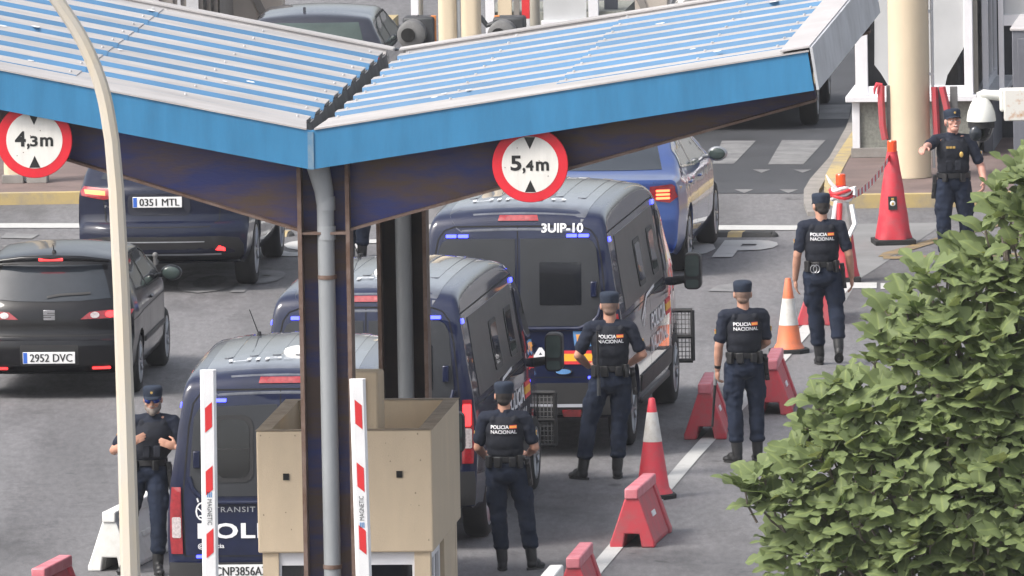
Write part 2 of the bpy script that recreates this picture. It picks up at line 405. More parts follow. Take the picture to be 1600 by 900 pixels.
def text2d(s, size=1.0, bold=0.0, sx=1.0, align='CENTER', space=1.0):
    """flat outline mesh of a line of lettering: (verts2d, tris)"""
    c = bpy.data.curves.new('t', 'FONT'); c.body = s; c.size = size; c.offset = bold; c.align_x = align; c.align_y = 'CENTER'; c.resolution_u = 3; c.space_character = space
    o = bpy.data.objects.new('t', c); COL.objects.link(o)
    dg = bpy.context.evaluated_depsgraph_get(); dg.update()
    me = bpy.data.meshes.new_from_object(o.evaluated_get(dg))
    v = [(p.co.x*sx, p.co.y) for p in me.vertices]; f = [tuple(p.vertices) for p in me.polygons]
    bpy.data.objects.remove(o); bpy.data.meshes.remove(me); bpy.data.curves.remove(c)
    return v, f
def fit_text(s, wdt, hgt, bold=.0, align='CENTER', space=1.0):
    """lettering stretched into a box wdt x hgt centred on 0,0"""
    v, f = text2d(s, 1.0, bold, 1.0, align, space)
    x0 = min(a for a, b in v); x1 = max(a for a, b in v); y0 = min(b for a, b in v); y1 = max(b for a, b in v)
    return [((a-(x0+x1)/2)/(x1-x0)*wdt, (b-(y0+y1)/2)/(y1-y0)*hgt) for a, b in v], f
def text_solid(mb, tx, o, ex, ey, off, m=None, th=.002):
    """adds lettering as a thin solid: front face moved by off along ex x ey"""
    v, f = tx; o = Vector(o); ex = Vector(ex); ey = Vector(ey); n = ex.cross(ey)
    mb.add([o+ex*a+ey*b+n*(off+th) for a, b in v], f, m)

def resample(poly, step):
    out = []
    for i in range(len(poly)):
        a = Vector(poly[i]); b = Vector(poly[(i+1) % len(poly)]); k = max(1, int((b-a).length/step))
        for j in range(k): out.append(a+(b-a)*(j/k))
    return out
def inside(p, poly):
    x, y = p; c = False; j = len(poly)-1
    for i in range(len(poly)):
        xi, yi = poly[i][0], poly[i][1]; xj, yj = poly[j][0], poly[j][1]
        if (yi > y) != (yj > y) and x < (xj-xi)*(y-yi)/(yj-yi)+xi: c = not c
        j = i
    return c
def rrect(x0, x1, y0, y1, r=.03, n=4):
    out = []
    for cx, cy, a0 in ((x1-r, y1-r, 0), (x0+r, y1-r, 90), (x0+r, y0+r, 180), (x1-r, y0+r, 270)):
        for i in range(n+1):
            a = R(a0+90*i/n); out.append((cx+r*math.cos(a), cy+r*math.sin(a)))
    return out
DIRS = {'back': (lambda a, b: Vector((a, -4, b)), Vector((0, 1, 0))), 'front': (lambda a, b: Vector((a, 12, b)), Vector((0, -1, 0))),
        'right': (lambda a, b: Vector((4, a, b)), Vector((-1, 0, 0))), 'left': (lambda a, b: Vector((-4, a, b)), Vector((1, 0, 0))),
        'top': (lambda a, b: Vector((a, b, 6)), Vector((0, 0, -1)))}
def project(bvh, d, a, b, off):
    fo, dr = DIRS[d]
    h = bvh.ray_cast(fo(a, b), dr)
    if h[0] is None: return None
    n = h[1] if h[1].dot(dr) < 0 else -h[1]
    return h[0] - dr*off*.5 + n*off*.5, dr
def patch_mb(mb, bvh, poly, d, off=.005, step=.06, m=None, skirt=.012):
    """a skin of given outline lying on a shell"""
    bnd = resample(poly, step); nb = len(bnd)
    xs = [p[0] for p in bnd]; ys = [p[1] for p in bnd]
    pts = [Vector((p[0], p[1])) for p in bnd]
    x = min(xs)+step/2
    while x < max(xs):
        y = min(ys)+step/2
        while y < max(ys):
            if inside((x, y), bnd) and min((Vector((x, y))-q).length for q in pts[:nb]) > step*.4: pts.append(Vector((x, y)))
            y += step
        x += step
    v, e, f, *_ = delaunay_2d_cdt(pts, [], [list(range(nb))], 1, 1e-6)
    P3 = []; ok = []
    for p in v:
        h = project(bvh, d, p.x, p.y, off)
        P3.append(h[0] if h else None); ok.append(h is not None)
    dr = DIRS[d][1]; mp = {}; vs = []
    for i, p in enumerate(P3):
        if p is not None: mp[i] = len(vs); vs.append(p)
    fs = [tuple(mp[i] for i in q) for q in f if all(ok[i] for i in q)]
    cnt = {}
    for q in fs:
        for i in range(len(q)):
            k = (q[i], q[(i+1) % len(q)]); cnt[k] = 1
    be = [k for k in cnt if (k[1], k[0]) not in cnt]
    low = {}
    for a, b in be:
        for t in (a, b):
            if t not in low: low[t] = len(vs); vs.append(vs[t]+dr*skirt)
    sk = [(b, a, low[a], low[b]) for a, b in be]
    mb.add(vs, fs+sk, m)
def patch(name, bvh, poly, d, mat, parent, off=.005, step=.06, ang=50):
    mb = MB(); patch_mb(mb, bvh, poly, d, off, step)
    return mb.build(name, mat, parent, ang)
def strip_mb(mb, bvh, pts, wd, d, off=.002, step=.08, m=None, closed=False):
    """a narrow line lying on a shell"""
    pts = [Vector(p) for p in pts]
    if closed: pts = pts+[pts[0]]
    ps = []
    for i in range(len(pts)-1):
        k = max(1, int((pts[i+1]-pts[i]).length/step))
        for j in range(k): ps.append(pts[i]+(pts[i+1]-pts[i])*(j/k))
    ps.append(pts[-1]); row = []
    for i, p in enumerate(ps):
        t = (ps[min(i+1, len(ps)-1)]-ps[max(i-1, 0)])
        if t.length < 1e-6: continue
        t.normalize(); n = Vector((-t.y, t.x))*wd/2
        a = project(bvh, d, p.x-n.x, p.y-n.y, off); b = project(bvh, d, p.x+n.x, p.y+n.y, off)
        row.append((a[0], b[0]) if a and b else None)
    run = []
    for q in row+[None]:
        if q: run.append(q)
        else:
            if len(run) > 1: mb.add([v for w_ in run for v in w_], [(2*i, 2*i+1, 2*i+3, 2*i+2) for i in range(len(run)-1)], m)
            run = []
def text_on(mb, bvh, tx, c, d, off=.006, m=None, flip=1):
    """lettering laid on a shell, centred at 2d c"""
    v, f = tx
    bm = bmesh.new(); bv = [bm.verts.new((a*flip+c[0], b+c[1], 0)) for a, b in v]
    for q in f:
        try: bm.faces.new([bv[i] for i in q])
        except ValueError: pass
    ln = max(a for a, b in v)-min(a for a, b in v)
    for _ in range(2):
        es = [e for e in bm.edges if e.calc_length() > max(.03, ln/14)]
        if es: bmesh.ops.subdivide_edges(bm, edges=es, cuts=1); bmesh.ops.triangulate(bm, faces=bm.faces)
    bm.verts.index_update(); vs = []; ok = []
    for p in bm.verts:
        h = project(bvh, d, p.co.x, p.co.y, off); ok.append(h is not None); vs.append(h[0] if h else Vector((0, 0, 0)))
    fs = [tuple(p.index for p in q.verts) for q in bm.faces if all(ok[p.index] for p in q.verts)]
    bm.free(); mb.add(vs, fs, m)
def chaikin(pts, it=2):
    pts = [Vector(p) for p in pts]
    for _ in range(it):
        o = [pts[0]]
        for a, b in zip(pts, pts[1:]): o += [a*.75+b*.25, a*.25+b*.75]
        o.append(pts[-1]); pts = o
    return pts
def lerp_tab(tab, x):
    if x <= tab[0][0]: return tab[0][1]
    for (a, b), (c, d) in zip(tab, tab[1:]):
        if x <= c:
            t = (x-a)/(c-a); t = t*t*(3-2*t)*.5+t*.5
            return b+(d-b)*t
    return tab[-1][1]
def shell(top, bot, wid, plan, corner, crown, bow_r, bow_f, length, n=110, its=2):
    """vehicle skin lofted from side silhouette, width by height and plan taper"""
    pr = chaikin(top, its)
    d = [0]
    for a, b in zip(pr, pr[1:]): d.append(d[-1]+(b-a).length)
    st = []; j = 0
    for i in range(n):
        t = d[-1]*i/(n-1)
        while j < len(pr)-2 and d[j+1] < t: j += 1
        k = (t-d[j])/max(1e-9, d[j+1]-d[j]); st.append(pr[j]+(pr[j+1]-pr[j])*k)
    rings = []
    for p in st:
        y, zt = p.x, p.y; zb = lerp_tab(bot, y); pl = lerp_tab(plan, y)
        hgt = zt-zb; r = min(lerp_tab(corner, y), hgt*.42); cw = min(lerp_tab(crown, y), hgt*.2)
        W = lambda z: lerp_tab(wid, z)*pl
        zs = zt-cw-r; e = min(.05, hgt*.2)
        q = [(0, zb), (W(zb)*.6, zb), (W(zb+e)-e*.8, zb), (W(zb+e), zb+e)]
        ns = 12
        for i in range(1, ns+1):
            z = zb+e+(zs-zb-e)*i/ns; q.append((W(z), z))
        w0 = W(zs); nc = 5; wr = min(r*1.0, w0*.5)
        for i in range(1, nc+1):
            a = math.pi/2*i/nc; q.append((w0-wr*(1-math.cos(a)), zs+r*math.sin(a)))
        xe = w0-wr
        for i in range(1, 7):
            x = xe*(1-i/6); q.append((x, zt-cw*(x/xe)**2))
        ring = []
        for x, z in q:
            u = abs(x)/max(.01, lerp_tab(wid, .8)); yy = y
            yy += bow_r[0]*u**bow_r[1]*max(0, 1-y/bow_r[2]); yy -= bow_f[0]*u**bow_f[1]*max(0, 1-(length-y)/bow_f[2])
            ring.append((x, yy, z))
        rings.append(ring)
    m = len(rings[0]); full = []
    for r_ in rings: full.append([Vector(p) for p in r_]+[Vector((-x, y, z)) for x, y, z in r_[-2:0:-1]])
    k = len(full[0]); vs = [p for f in full for p in f]; fs = []
    for i in range(len(full)-1):
        for j in range(k): fs.append((i*k+j, i*k+(j+1) % k, (i+1)*k+(j+1) % k, (i+1)*k+j))
    for base in (0, (len(full)-1)*k):
        for j in range(m-1):
            a, b = j, j+1; c, e = (k-b) % k, (k-a) % k
            q = [a, b, c, e]; q2 = []
            for t in q:
                if base+t not in q2: q2.append(base+t)
            if len(q2) > 2: fs.append(tuple(q2))
    mb = MB(); mb.add(vs, fs); me = mb.mesh('shell')
    bm = bmesh.new(); bm.from_mesh(me); bmesh.ops.remove_doubles(bm, verts=bm.verts, dist=1e-5); bmesh.ops.dissolve_degenerate(bm, dist=1e-6, edges=bm.edges)
    bmesh.ops.recalc_face_normals(bm, faces=bm.faces); bm.to_mesh(me)
    bvh = BVHTree.FromBMesh(bm); bm.free()
    return me, bvh
def cut_wheels(me, wheels, x_in, r):
    """real wheel arches: cylinders cut out of the shell; wheels = list of y, z"""
    cb = MB()
    for y, z in wheels:
        for s in (-1, 1): cb.cyl((s*x_in, y, z), (s*1.4, y, z), r, r, 36)
    cm = cb.mesh('cut')
    bm = bmesh.new(); bm.from_mesh(cm); bmesh.ops.recalc_face_normals(bm, faces=bm.faces); bm.to_mesh(cm); bm.free()
    def mods(o):
        c = bpy.data.objects.new('cut', cm); COL.objects.link(c)
        b = o.modifiers.new('b', 'BOOLEAN'); b.operation = 'DIFFERENCE'; b.object = c; b.solver = 'EXACT'
        return [c]
    return evald(me, mods)
def make_wheel(parent, x, y, r, wd, side, style='alloy'):
    """wheel > tyre, rim; side +1 right"""
    w = empty('wheel', (x, y, r)); w.parent = parent
    rot = Matrix.Rotation(R(90)*side, 3, 'Y')
    t = MB(); q = wd/2; ri = r*.66
    t.lathe([(ri, -q*.8), (ri+.02, -q), (r-.035, -q), (r-.008, -q*.8), (r, -q*.5), (r, q*.5), (r-.008, q*.8), (r-.035, q), (ri+.02, q), (ri, q*.8)], 36, rot=rot)
    t.build('tyre', M['rubber'], w, 40)
    k = MB()
    k.lathe([(ri+.012, q*.75), (ri+.012, q*.98), (ri-.012, q*.98), (ri-.03, q*.2), (ri-.03, -q*.6), (ri+.0, -q*.7)], 32, rot=rot, m=M['rim'])
    k.lathe([(.0, q*.1), (ri-.03, q*.05), (ri-.03, 0), (0, 0)], 24, rot=rot, m=M['gap'])
    k.lathe([(0, q*.9), (.05, q*.88), (.065, q*.6), (.065, 0)], 20, rot=rot, m=M['rim'] if style != 'steel' else M['darkrim'])
    ns = 5 if style != 'steel' else 8
    for i in range(ns):
        for dd in ((-.16, .16) if style == 'alloy' else (0,)):
            a = 2*math.pi*i/ns+dd; a2 = 2*math.pi*i/ns+dd*1.2
            p0 = rot @ Vector((.045*math.cos(a), .045*math.sin(a), q*.72)); p1 = rot @ Vector(((ri-.01)*math.cos(a2), (ri-.01)*math.sin(a2), q*.85))
            k.tube([p0, p1], [.022, .017] if style == 'alloy' else [.03, .03], 6, M['rim'] if style != 'steel' else M['darkrim'])
    k.build('rim', None, w, 40)
    return w
def plate(parent, bvh, c, s, wd=.52, ht=.112, off=.012, blue=True, y=None, flag='E'):
    """registration plate on the tail: plate > characters, blue_band"""
    h = project(bvh, 'back', c[0], c[1], off)[0]
    yy = h.y if y is None else y
    p = MB(); p.box((c[0], yy, c[1]), (wd, .012, ht)); po = p.build('number_plate', M['plate'], parent, bevel=.003)
    t = MB(); x0 = .022 if blue else 0
    ft = fit_text(s, wd-(.10 if blue else .04), ht*.68, 0)
    for k, dx in enumerate((-.0022, 0, .0022)): text_solid(t, ft, (c[0]+x0+dx, yy-.006, c[1]), (1, 0, 0), (0, 0, 1), 0.0005+k*.0004)
    to = t.build('characters', M['ink'], po, 0, fix=False)
    if blue:
        b = MB(); b.box((c[0]-wd/2+.024, yy-.0065, c[1]), (.04, .003, ht-.01)); b.build('blue_band', M['plate_blue'], po)
    return po
def mirror(parent, bvh, x, y, z, s, sz=(.2, .1, .15), mat=None, glass=None):
    m_ = MB(); m_.ell((x, y, z), (sz[0]/2, sz[1]/2, sz[2]/2), None, 16, 10)
    m_.tube([(x-s*sz[0]*.4, y, z-.02), (x-s*sz[0]*1.05, y+.05, z-.05)], .025, 8)
    o = m_.build('door_mirror', mat or M['black_plastic'], parent, 50)
    g = MB(); g.ell((x, y-sz[1]*.36, z), (sz[0]*.40, .018, sz[2]*.40), None, 16, 8); g.build('mirror_glass', glass or M['chrome'], o, 60)
    return o
# ------------------------------------------------------------------ vehicles
def mirrored(poly): return [(-a, b) for a, b in poly][::-1]
def root_at(name, px, py, local, yaw, label, cat, group=None):
    """place a vehicle so that its local point (x,y,0) stands on the ground under a photo pixel"""
    g = G(px, py); q = Matrix.Rotation(-R(yaw), 3, 'Z') @ Vector((local[0], local[1], 0))
    return empty(name, (g.x-q.x, g.y-q.y, 0), -R(yaw), label, cat, group)

VAN_ME = None
def van_shell():
    global VAN_ME
    if VAN_ME is None:
        top = [(.02, .44), (.02, .62), (.02, .8), (.025, 1.2), (.05, 1.6), (.09, 2.0), (.12, 2.2), (.15, 2.30), (.24, 2.375), (.6, 2.41), (1.6, 2.43), (2.8, 2.42), (3.5, 2.37), (4.0, 2.28), (4.4, 2.13), (4.85, 1.78), (5.2, 1.42), (5.36, 1.33), (5.65, 1.22), (5.86, 1.06), (5.95, .8), (5.97, .55), (5.96, .42)]
        bot = [(0, .41), (.3, .36), (1, .30), (5, .30), (5.7, .27), (6, .36)]
        wid = [(0, .88), (.3, .95), (.5, .985), (.9, 1.0), (1.15, .995), (1.35, .975), (1.8, .905), (2.1, .86), (2.35, .82), (2.5, .80)]
        plan = [(0, 1), (4.2, 1), (5, .97), (5.6, .93), (6, .86)]
        me, bvh = shell(top, bot, wid, plan, [(0, .06), (.1, .08), (.3, .095), (3.5, .11), (4.5, .10), (5.3, .1), (6, .1)], [(0, .02), (.3, .05), (3.5, .05), (4.5, .03), (6, .05)], (.06, 9, .6), (.35, 2.5, 1.5), 5.97, 120, 2)
        me = cut_wheels(me, [(1.2, .36), (4.95, .36)], .66, .43)
        VAN_ME = (me, bvh)
    return VAN_ME
def make_van(px, py, yaw, label, number=None, lit=False, round_windows=False, roof_txt='UIP'):
    t = root_at('police_van', px, py, (.97, 1.2), yaw, label, 'police van', 'dark blue police vans queued nose to tail')
    me, bvh = van_shell()
    me.materials.clear(); me.materials.append(M['navy_paint'])
    body = link('body', me, t, 28)
    # rear
    for s in (1, -1):
        f = (lambda p: p) if s > 0 else mirrored
        if round_windows:
            pol = [(.03, 1.30), (.70, 1.30), (.78, 1.36), (.80, 1.45), (.755, 1.98), (.70, 2.07), (.03, 2.09)]
        else:
            pol = [(.025, 1.27), (.60, 1.27), (.72, 1.31), (.79, 1.40), (.80, 1.5), (.755, 2.0), (.72, 2.07), (.66, 2.10), (.025, 2.10)]
        win = patch('rear_window', bvh, f(pol), 'back', M['film'], t, .008, .07)
        if round_windows:
            fr = patch('window_frame', bvh, f(rrect(.24, .60, 1.42, 2.0, .09)), 'back', M['black_plastic'], win, .016, .07)
            pn = patch('pane', bvh, f(rrect(.275, .565, 1.46, 1.96, .08)), 'back', M['glass'], win, .02, .07)
            mb = MB(); strip_mb(mb, bvh, [(s*.275, 1.71), (s*.565, 1.71)], .012, 'back', .024); mb.build('window_bar', M['black_plastic'], win)
        else:
            pn = patch('pane', bvh, f(rrect(.21, .61, 1.47, 1.88, .015)), 'back', M['glass'], win, .012, .07)
        lpm = MB(); lpm.tube([project(bvh, 'back', x, z, .012)[0] for x, z in f([(.02, 1.245), (.35, 1.245), (.58, 1.245), (.70, 1.285), (.775, 1.37), (.80, 1.47)])], .022, 8); lpm.build('window_lip', M['navy_paint'], win, 60)
        # tail light, hinges
        tl = patch('tail_light', bvh, f([(.865, .80), (.965, .80), (.975, .95), (.97, 1.2), (.955, 1.38), (.875, 1.38)]), 'back', M['tail_red'], t, .018, .05)
        patch('brake_lamp', bvh, f(rrect(.878, .95, 1.14, 1.34, .015)), 'back', M['tail_on'] if lit else M['tail_red'], tl, .024, .05)
        patch('reverse_lamp', bvh, f(rrect(.878, .955, .94, 1.12, .015)), 'back', M['tail_clear'], tl, .024, .05)
        for z in (1.62,):
            h = MB(); p = project(bvh, 'right' if s > 0 else 'left', .06, z, .0)[0]; h.box((p.x-s*.015, p.y-.01, z), (.06, .07, .15)); h.build('hinge', M['navy_paint'], t, bevel=.01)
        for x0 in (.47, .585):
            p = patch('blue_light', bvh, f(rrect(x0, x0+.10, 2.112, 2.142, .008)), 'back', M['led_blue'], t, .02, .05)
        patch('blue_light', bvh, f(rrect(.665, .75, .765, .79, .006)), 'back', M['led_blue'], t, .014, .05)
        patch('reflector', bvh, f(rrect(.42, .60, .435, .475, .01)), 'back', M['tail_red'], t, .066, .05)
    gap = MB()
    strip_mb(gap, bvh, [(0, .76), (0, 2.21)], .012, 'back')
    strip_mb(gap, bvh, [(-.85, .78), (-.86, 1.3), (-.80, 1.9), (-.76, 2.10), (-.70, 2.18), (-.6, 2.215), (0, 2.22), (.6, 2.215), (.70, 2.18), (.76, 2.10), (.80, 1.9), (.86, 1.3), (.85, .78)], .014, 'back')
    strip_mb(gap, bvh, [(-.85, .78), (.85, .78)], .012, 'back')
    for y0, y1 in ((3.95, 4.95), (2.6, 3.9)):
        for side in ('right', 'left'):
            strip_mb(gap, bvh, [(y0, .42), (y0, 2.05)], .012, side)
    for side in ('right', 'left'):
        strip_mb(gap, bvh, [(.35, 1.30), (3.95, 1.30)], .010, side); strip_mb(gap, bvh, [(.15, 2.15), (4.0, 2.13)], .014, side)
    gap.split('panel_gap', M['gap'], t)
    bp = patch('bumper', bvh, [(-.97, .43), (.97, .43), (.98, .60), (.97, .73), (-.97, .73), (-.98, .60)], 'back', M['black_plastic'], t, .06, .08)
    patch('bumper_step', bvh, [(-.70, .50), (.70, .50), (.70, .53), (-.70, .53)], 'back', M['decal_grey'], bp, .066, .1)
    patch('high_brake_light', bvh, [(-.19, 2.268), (.20, 2.268), (.185, 2.318), (-.175, 2.318)], 'back', M['tail_red'], t, .012, .06)
    h = MB(); p = project(bvh, 'back', .05, 1.2, 0)[0]; h.box((.09, p.y-.012, 1.10), (.12, .03, .035)); h.build('door_handle', M['black_plastic'], t, bevel=.006)
    # lettering and marks on the rear doors
    lt = MB(); text_on(lt, bvh, fit_text('POLICIA', 1.05, .135, .03, space=1.08), (-.21, 1.0), 'back', .008)
    text_on(lt, bvh, fit_text('@policia', .23, .055, .012), (-.62, .865), 'back', .008)
    # outlined crest on the left door
    a = [(-.69+.055*math.cos(R(q)), 1.17+.075*math.sin(R(q))) for q in range(0, 360, 30)]
    strip_mb(lt, bvh, a, .014, 'back', .008, closed=True)
    strip_mb(lt, bvh, [(-.73, 1.20), (-.69, 1.16), (-.65, 1.20)], .012, 'back', .008); strip_mb(lt, bvh, [(-.72, 1.13), (-.66, 1.13)], .012, 'back', .008)
    for q in (-.035, 0, .035): strip_mb(lt, bvh, [(-.69+q, 1.25), (-.69+q*1.3, 1.285)], .014, 'back', .008)
    lt.build('lettering', M['decal_white'], t, 0, fix=False)
    ch = MB(); text_on(ch, bvh, fit_text('TRANSIT', .36, .046, .005, space=1.15), (-.41, 1.185), 'back', .01); ch.build('badge_lettering', M['steel_grey'], t, 0, fix=False)
    fl = MB()
    for z0, z1, mm in ((1.005, 1.035, 'flag_red'), (.935, 1.005, 'flag_yellow'), (.905, .935, 'flag_red')):
        patch_mb(fl, bvh, [(.35, z0), (.74, z0), (.74, z1), (.35, z1)], 'back', .008, .08, M[mm])
    fl.build('flag_band', None, t)
    cr = patch('shield_badge', bvh, [(.54, 1.08), (.62, 1.05), (.70, 1.08), (.715, 1.22), (.525, 1.22)], 'back', M['crest_blue'], t, .008, .05)
    patch('shield_centre', bvh, [(.57, 1.10), (.62, 1.08), (.67, 1.10), (.685, 1.19), (.555, 1.19)], 'back', M['flag_orange'], cr, .011, .05)
    ov = MB(); patch_mb(ov, bvh, [(.43+.085*math.cos(R(q)), .835+.034*math.sin(R(q))) for q in range(0, 360, 20)], 'back', .014, .05, M['chrome'])
    patch_mb(ov, bvh, [(.43+.072*math.cos(R(q)), .835+.024*math.sin(R(q))) for q in range(0, 360, 20)], 'back', .017, .05, M['crest_blue']); ov.build('oval_badge', None, t)
    if number:
        nb = MB(); text_on(nb, bvh, fit_text(number, .40, .088, .03), (.43, 2.20), 'back', .008); nb.build('unit_number', M['decal_white'], t, 0, fix=False)
    patch('roof_panel', bvh, rrect(-.66, .66, .12, 3.95, .12), 'top', M['roof_dust'], t, .006, .16)  # pale overlay added to give the navy roof a painted sky reflection
    # roof: ribs, vent, letters, aerial
    rb = MB()
    for x in (-.52, -.30, -.10, .10, .30, .52):
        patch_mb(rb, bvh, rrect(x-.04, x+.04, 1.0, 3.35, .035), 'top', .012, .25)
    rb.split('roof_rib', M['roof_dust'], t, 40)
    rt_ = MB(); text_on(rt_, bvh, fit_text(roof_txt, .90, .15, .0), (-.05, .75), 'top', .016)
    rt_.build('roof_lettering', M['decal_white'], t, 0, fix=False)
    ve = MB(); z0 = project(bvh, 'top', .10, 1.2, 0)[0].z
    ve.lathe([(0, .06), (.09, .056), (.14, .04), (.155, .015), (.155, -.02)][::-1], 28, (.10, 1.2, z0), sx=1.0, sy=1.1); ve.build('roof_vent', M['barrier_white'], t, 40)
    an = MB(); z0 = project(bvh, 'top', -.42, 3.0, 0)[0].z; an.cyl((-.42, 3.0, z0-.02), (-.42, 2.99, z0+.04), .025, .015, 10); an.tube([(-.42, 3.0, z0), (-.50, 2.95, z0+.24)], [.006, .004], 6); an.build('aerial', M['black_plastic'], t)
    # sides
    for side, s in (('right', 1), ('left', -1)):
        film = patch('side_panel', bvh, [(.55, 1.36), (3.85, 1.36), (3.88, 1.5), (3.8, 2.06), (.60, 2.08)], side, M['film'], t, .006, .12)
        for y0, y1 in ((1.95, 2.36), (3.12, 3.5)):
            wf = patch('side_window', bvh, rrect(y0-.05, y1+.05, 1.45, 1.90, .04), side, M['black_plastic'], film, .014, .1)
            patch('pane', bvh, rrect(y0, y1, 1.50, 1.86, .03), side, M['glass'], film, .018, .1)
        patch('door_window', bvh, [(4.0, 1.40), (4.98, 1.36), (4.86, 1.46), (4.42, 1.95), (4.02, 2.0)], side, M['glass'], t, .008, .08)
        patch('side_moulding', bvh, [(1.7, .46), (4.45, .46), (4.45, .62), (1.7, .62)], side, M['black_plastic'], t, .014, .15)
        sill = MB(); sill.box((s*.93, 3.1, .36), (.10, 2.5, .07)); sill.build('side_step', M['black_plastic'], t, bevel=.02)
        g = MB(); w1 = 1
        text_on(g, bvh, fit_text('POLICIA', 1.25, .16, .03), (3.15, 1.05), side, .008, flip=s); text_on(g, bvh, fit_text('NACIONAL', 1.5, .16, .03), (3.25, .83), side, .008, flip=s)
        strip_mb(g, bvh, [(1.75, 1.15), (2.3, 1.33), (3.0, 1.36)], .03, side, .008); strip_mb(g, bvh, [(1.85, 1.08), (2.1, 1.24)], .03, side, .008)
        g.build('side_lettering', M['decal_white'], t, 0, fix=False)
        f2 = MB()
        for z0, z1, mm in ((1.09, 1.13, 'flag_red'), (1.02, 1.09, 'flag_yellow'), (.98, 1.02, 'flag_red')): patch_mb(f2, bvh, [(3.85, z0), (4.25, z0), (4.25, z1), (3.85, z1)], side, .008, .1, M[mm])
        f2.build('side_flag', None, t)
        for y in (.16, 3.9): patch('blue_light', bvh, rrect(y, y+.12, 2.06, 2.10, .01), side, M['led_blue'], t, .014, .05)
        # big two piece door mirror
        mx = s*1.17; mm = MB(); mm.prism(rrect(-.083, .083, -.18, .18, .05), (mx, 4.80, 1.32), (1, 0, 0), (0, 0, 1), (0, 1, 0), .16); mm.tube([(mx-s*.05, 4.82, 1.24), (s*.90, 4.90, 1.20)], [.04, .05], 10); mo = mm.build('door_mirror', M['black_plastic'], t, 50, .025)
        g1 = MB(); g1.prism(rrect(-.066, .066, -.05, .158, .035), (mx, 4.715, 1.32), (1, 0, 0), (0, 0, 1), (0, 1, 0), .012); g1.build('mirror_glass', M['green_glass'], mo)
        g2 = MB(); g2.prism(rrect(-.062, .062, -.04, .04, .02), (mx, 4.715, 1.20), (1, 0, 0), (0, 0, 1), (0, 1, 0), .012); g2.build('mirror_glass', M['green_glass'], mo)
    for y in (1.2, 4.95):
        for s in (-1, 1): make_wheel(t, s*.86, y, .355, .22, s, 'alloy')
    # front: windscreen, grille, headlights, guard
    patch('windscreen', bvh, [(-.74, 4.44), (.74, 4.44), (.80, 5.05), (-.80, 5.05)], 'top', M['glass'], t, .01, .1)
    patch('grille', bvh, rrect(-.5, .5, .55, .95, .06), 'front', M['black_plastic'], t, .012, .1)
    for s in (-1, 1): patch('headlight', bvh, rrect(min(s*.52, s*.80), max(s*.52, s*.80), .82, 1.06, .04), 'front', M['tail_clear'], t, .014, .08)
    gd = MB()
    for z in (.30, .54, .80): gd.tube([(-1.02, 6.06, z), (1.02, 6.06, z)], .022, 8)
    for x in (-1.02, -.84, 0, .84, 1.02): gd.tube([(x, 6.06, .30), (x, 6.06, .80)], .022, 8)
    for x in (-.5, .5): gd.tube([(x, 6.06, .54), (x, 5.85, .54)], .03, 8)
    go = gd.build('push_guard', M['black_plastic'], t, 40)
    for s in (-1, 1):
        ms = MB()
        for i in range(1, 5): ms.box((s*(.84+.18*i/5), 6.06, .55), (.008, .008, .48))
        for i in range(1, 11): ms.box((s*.93, 6.06, .30+.5*i/11), (.18, .008, .008))
        ms.build('guard_mesh', M['grey_machine'], go, 0)
    pl = plate(t, bvh, (-.352, .655), 'CNP3856AZ', .50, .112, .07, blue=False)
    if not round_windows: bpy.data.objects.remove(pl.children[0]); bpy.data.objects.remove(pl)
    return t

def generic_car(t, prm):
    me, bvh = shell(prm['top'], prm['bot'], prm['wid'], prm['plan'], prm['corner'], prm['crown'], prm['bow_r'], prm['bow_f'], prm['len'], 120, 2)
    wr = prm['wr']; hw = prm['hw']
    me = cut_wheels(me, [(y, wr) for y in prm['axles']], hw-.28, wr*1.13)
    me.materials.clear(); me.materials.append(prm['paint'])
    link('body', me, t, 30)
    for y in prm['axles']:
        for s in (-1, 1): make_wheel(t, s*(hw-.12), y, wr, .21, s, 'alloy')
    for side in ('right', 'left'):
        for nm, pol in prm['side']:
            wn = patch(nm, bvh, pol, side, prm.get('glass', M['glass']), t, .006, .08)
            tr = MB(); strip_mb(tr, bvh, pol, .022, side, .010, closed=True); tr.build('window_trim', prm['trim'], wn)
        g = MB()
        for ln in prm['gaps']: strip_mb(g, bvh, ln, .010, side)
        g.split('panel_gap', M['gap'], t)
        s = 1 if side == 'right' else -1
        for y, z in prm['handles']:
            p = project(bvh, side, y, z, 0)
            if p:
                h = MB(); h.ell((p[0].x+s*.012, y, z), (.02, .10, .018)); h.build('door_handle', prm['paint'], t, 50)
        if 'moulding' in prm:
            patch('side_moulding', bvh, prm['moulding'], side, M['black_plastic'], t, .012, .12)
        mirror(t, bvh, s*(hw+.10), prm['mir'][0], prm['mir'][1], s, (.22, .12, .16), prm.get('mirmat', prm['paint']), M['green_glass'])
    patch('windscreen', bvh, prm['screen'], 'top', M['glass'], t, .008, .1)
    patch('grille', bvh, rrect(-.4, .4, .45, .62, .05), 'front', M['black_plastic'], t, .01, .1)
    for s in (-1, 1): patch('headlight', bvh, rrect(min(s*.45, s*.72), max(s*.45, s*.72), .62, .74, .03), 'front', M['tail_clear'], t, .012, .08)
    return bvh
def both(name, bvh, pol, mat, par, off=.01, step=.05):
    return [patch(name, bvh, pol, 'back', mat, par, off, step), patch(name, bvh, mirrored(pol), 'back', mat, par, off, step)]

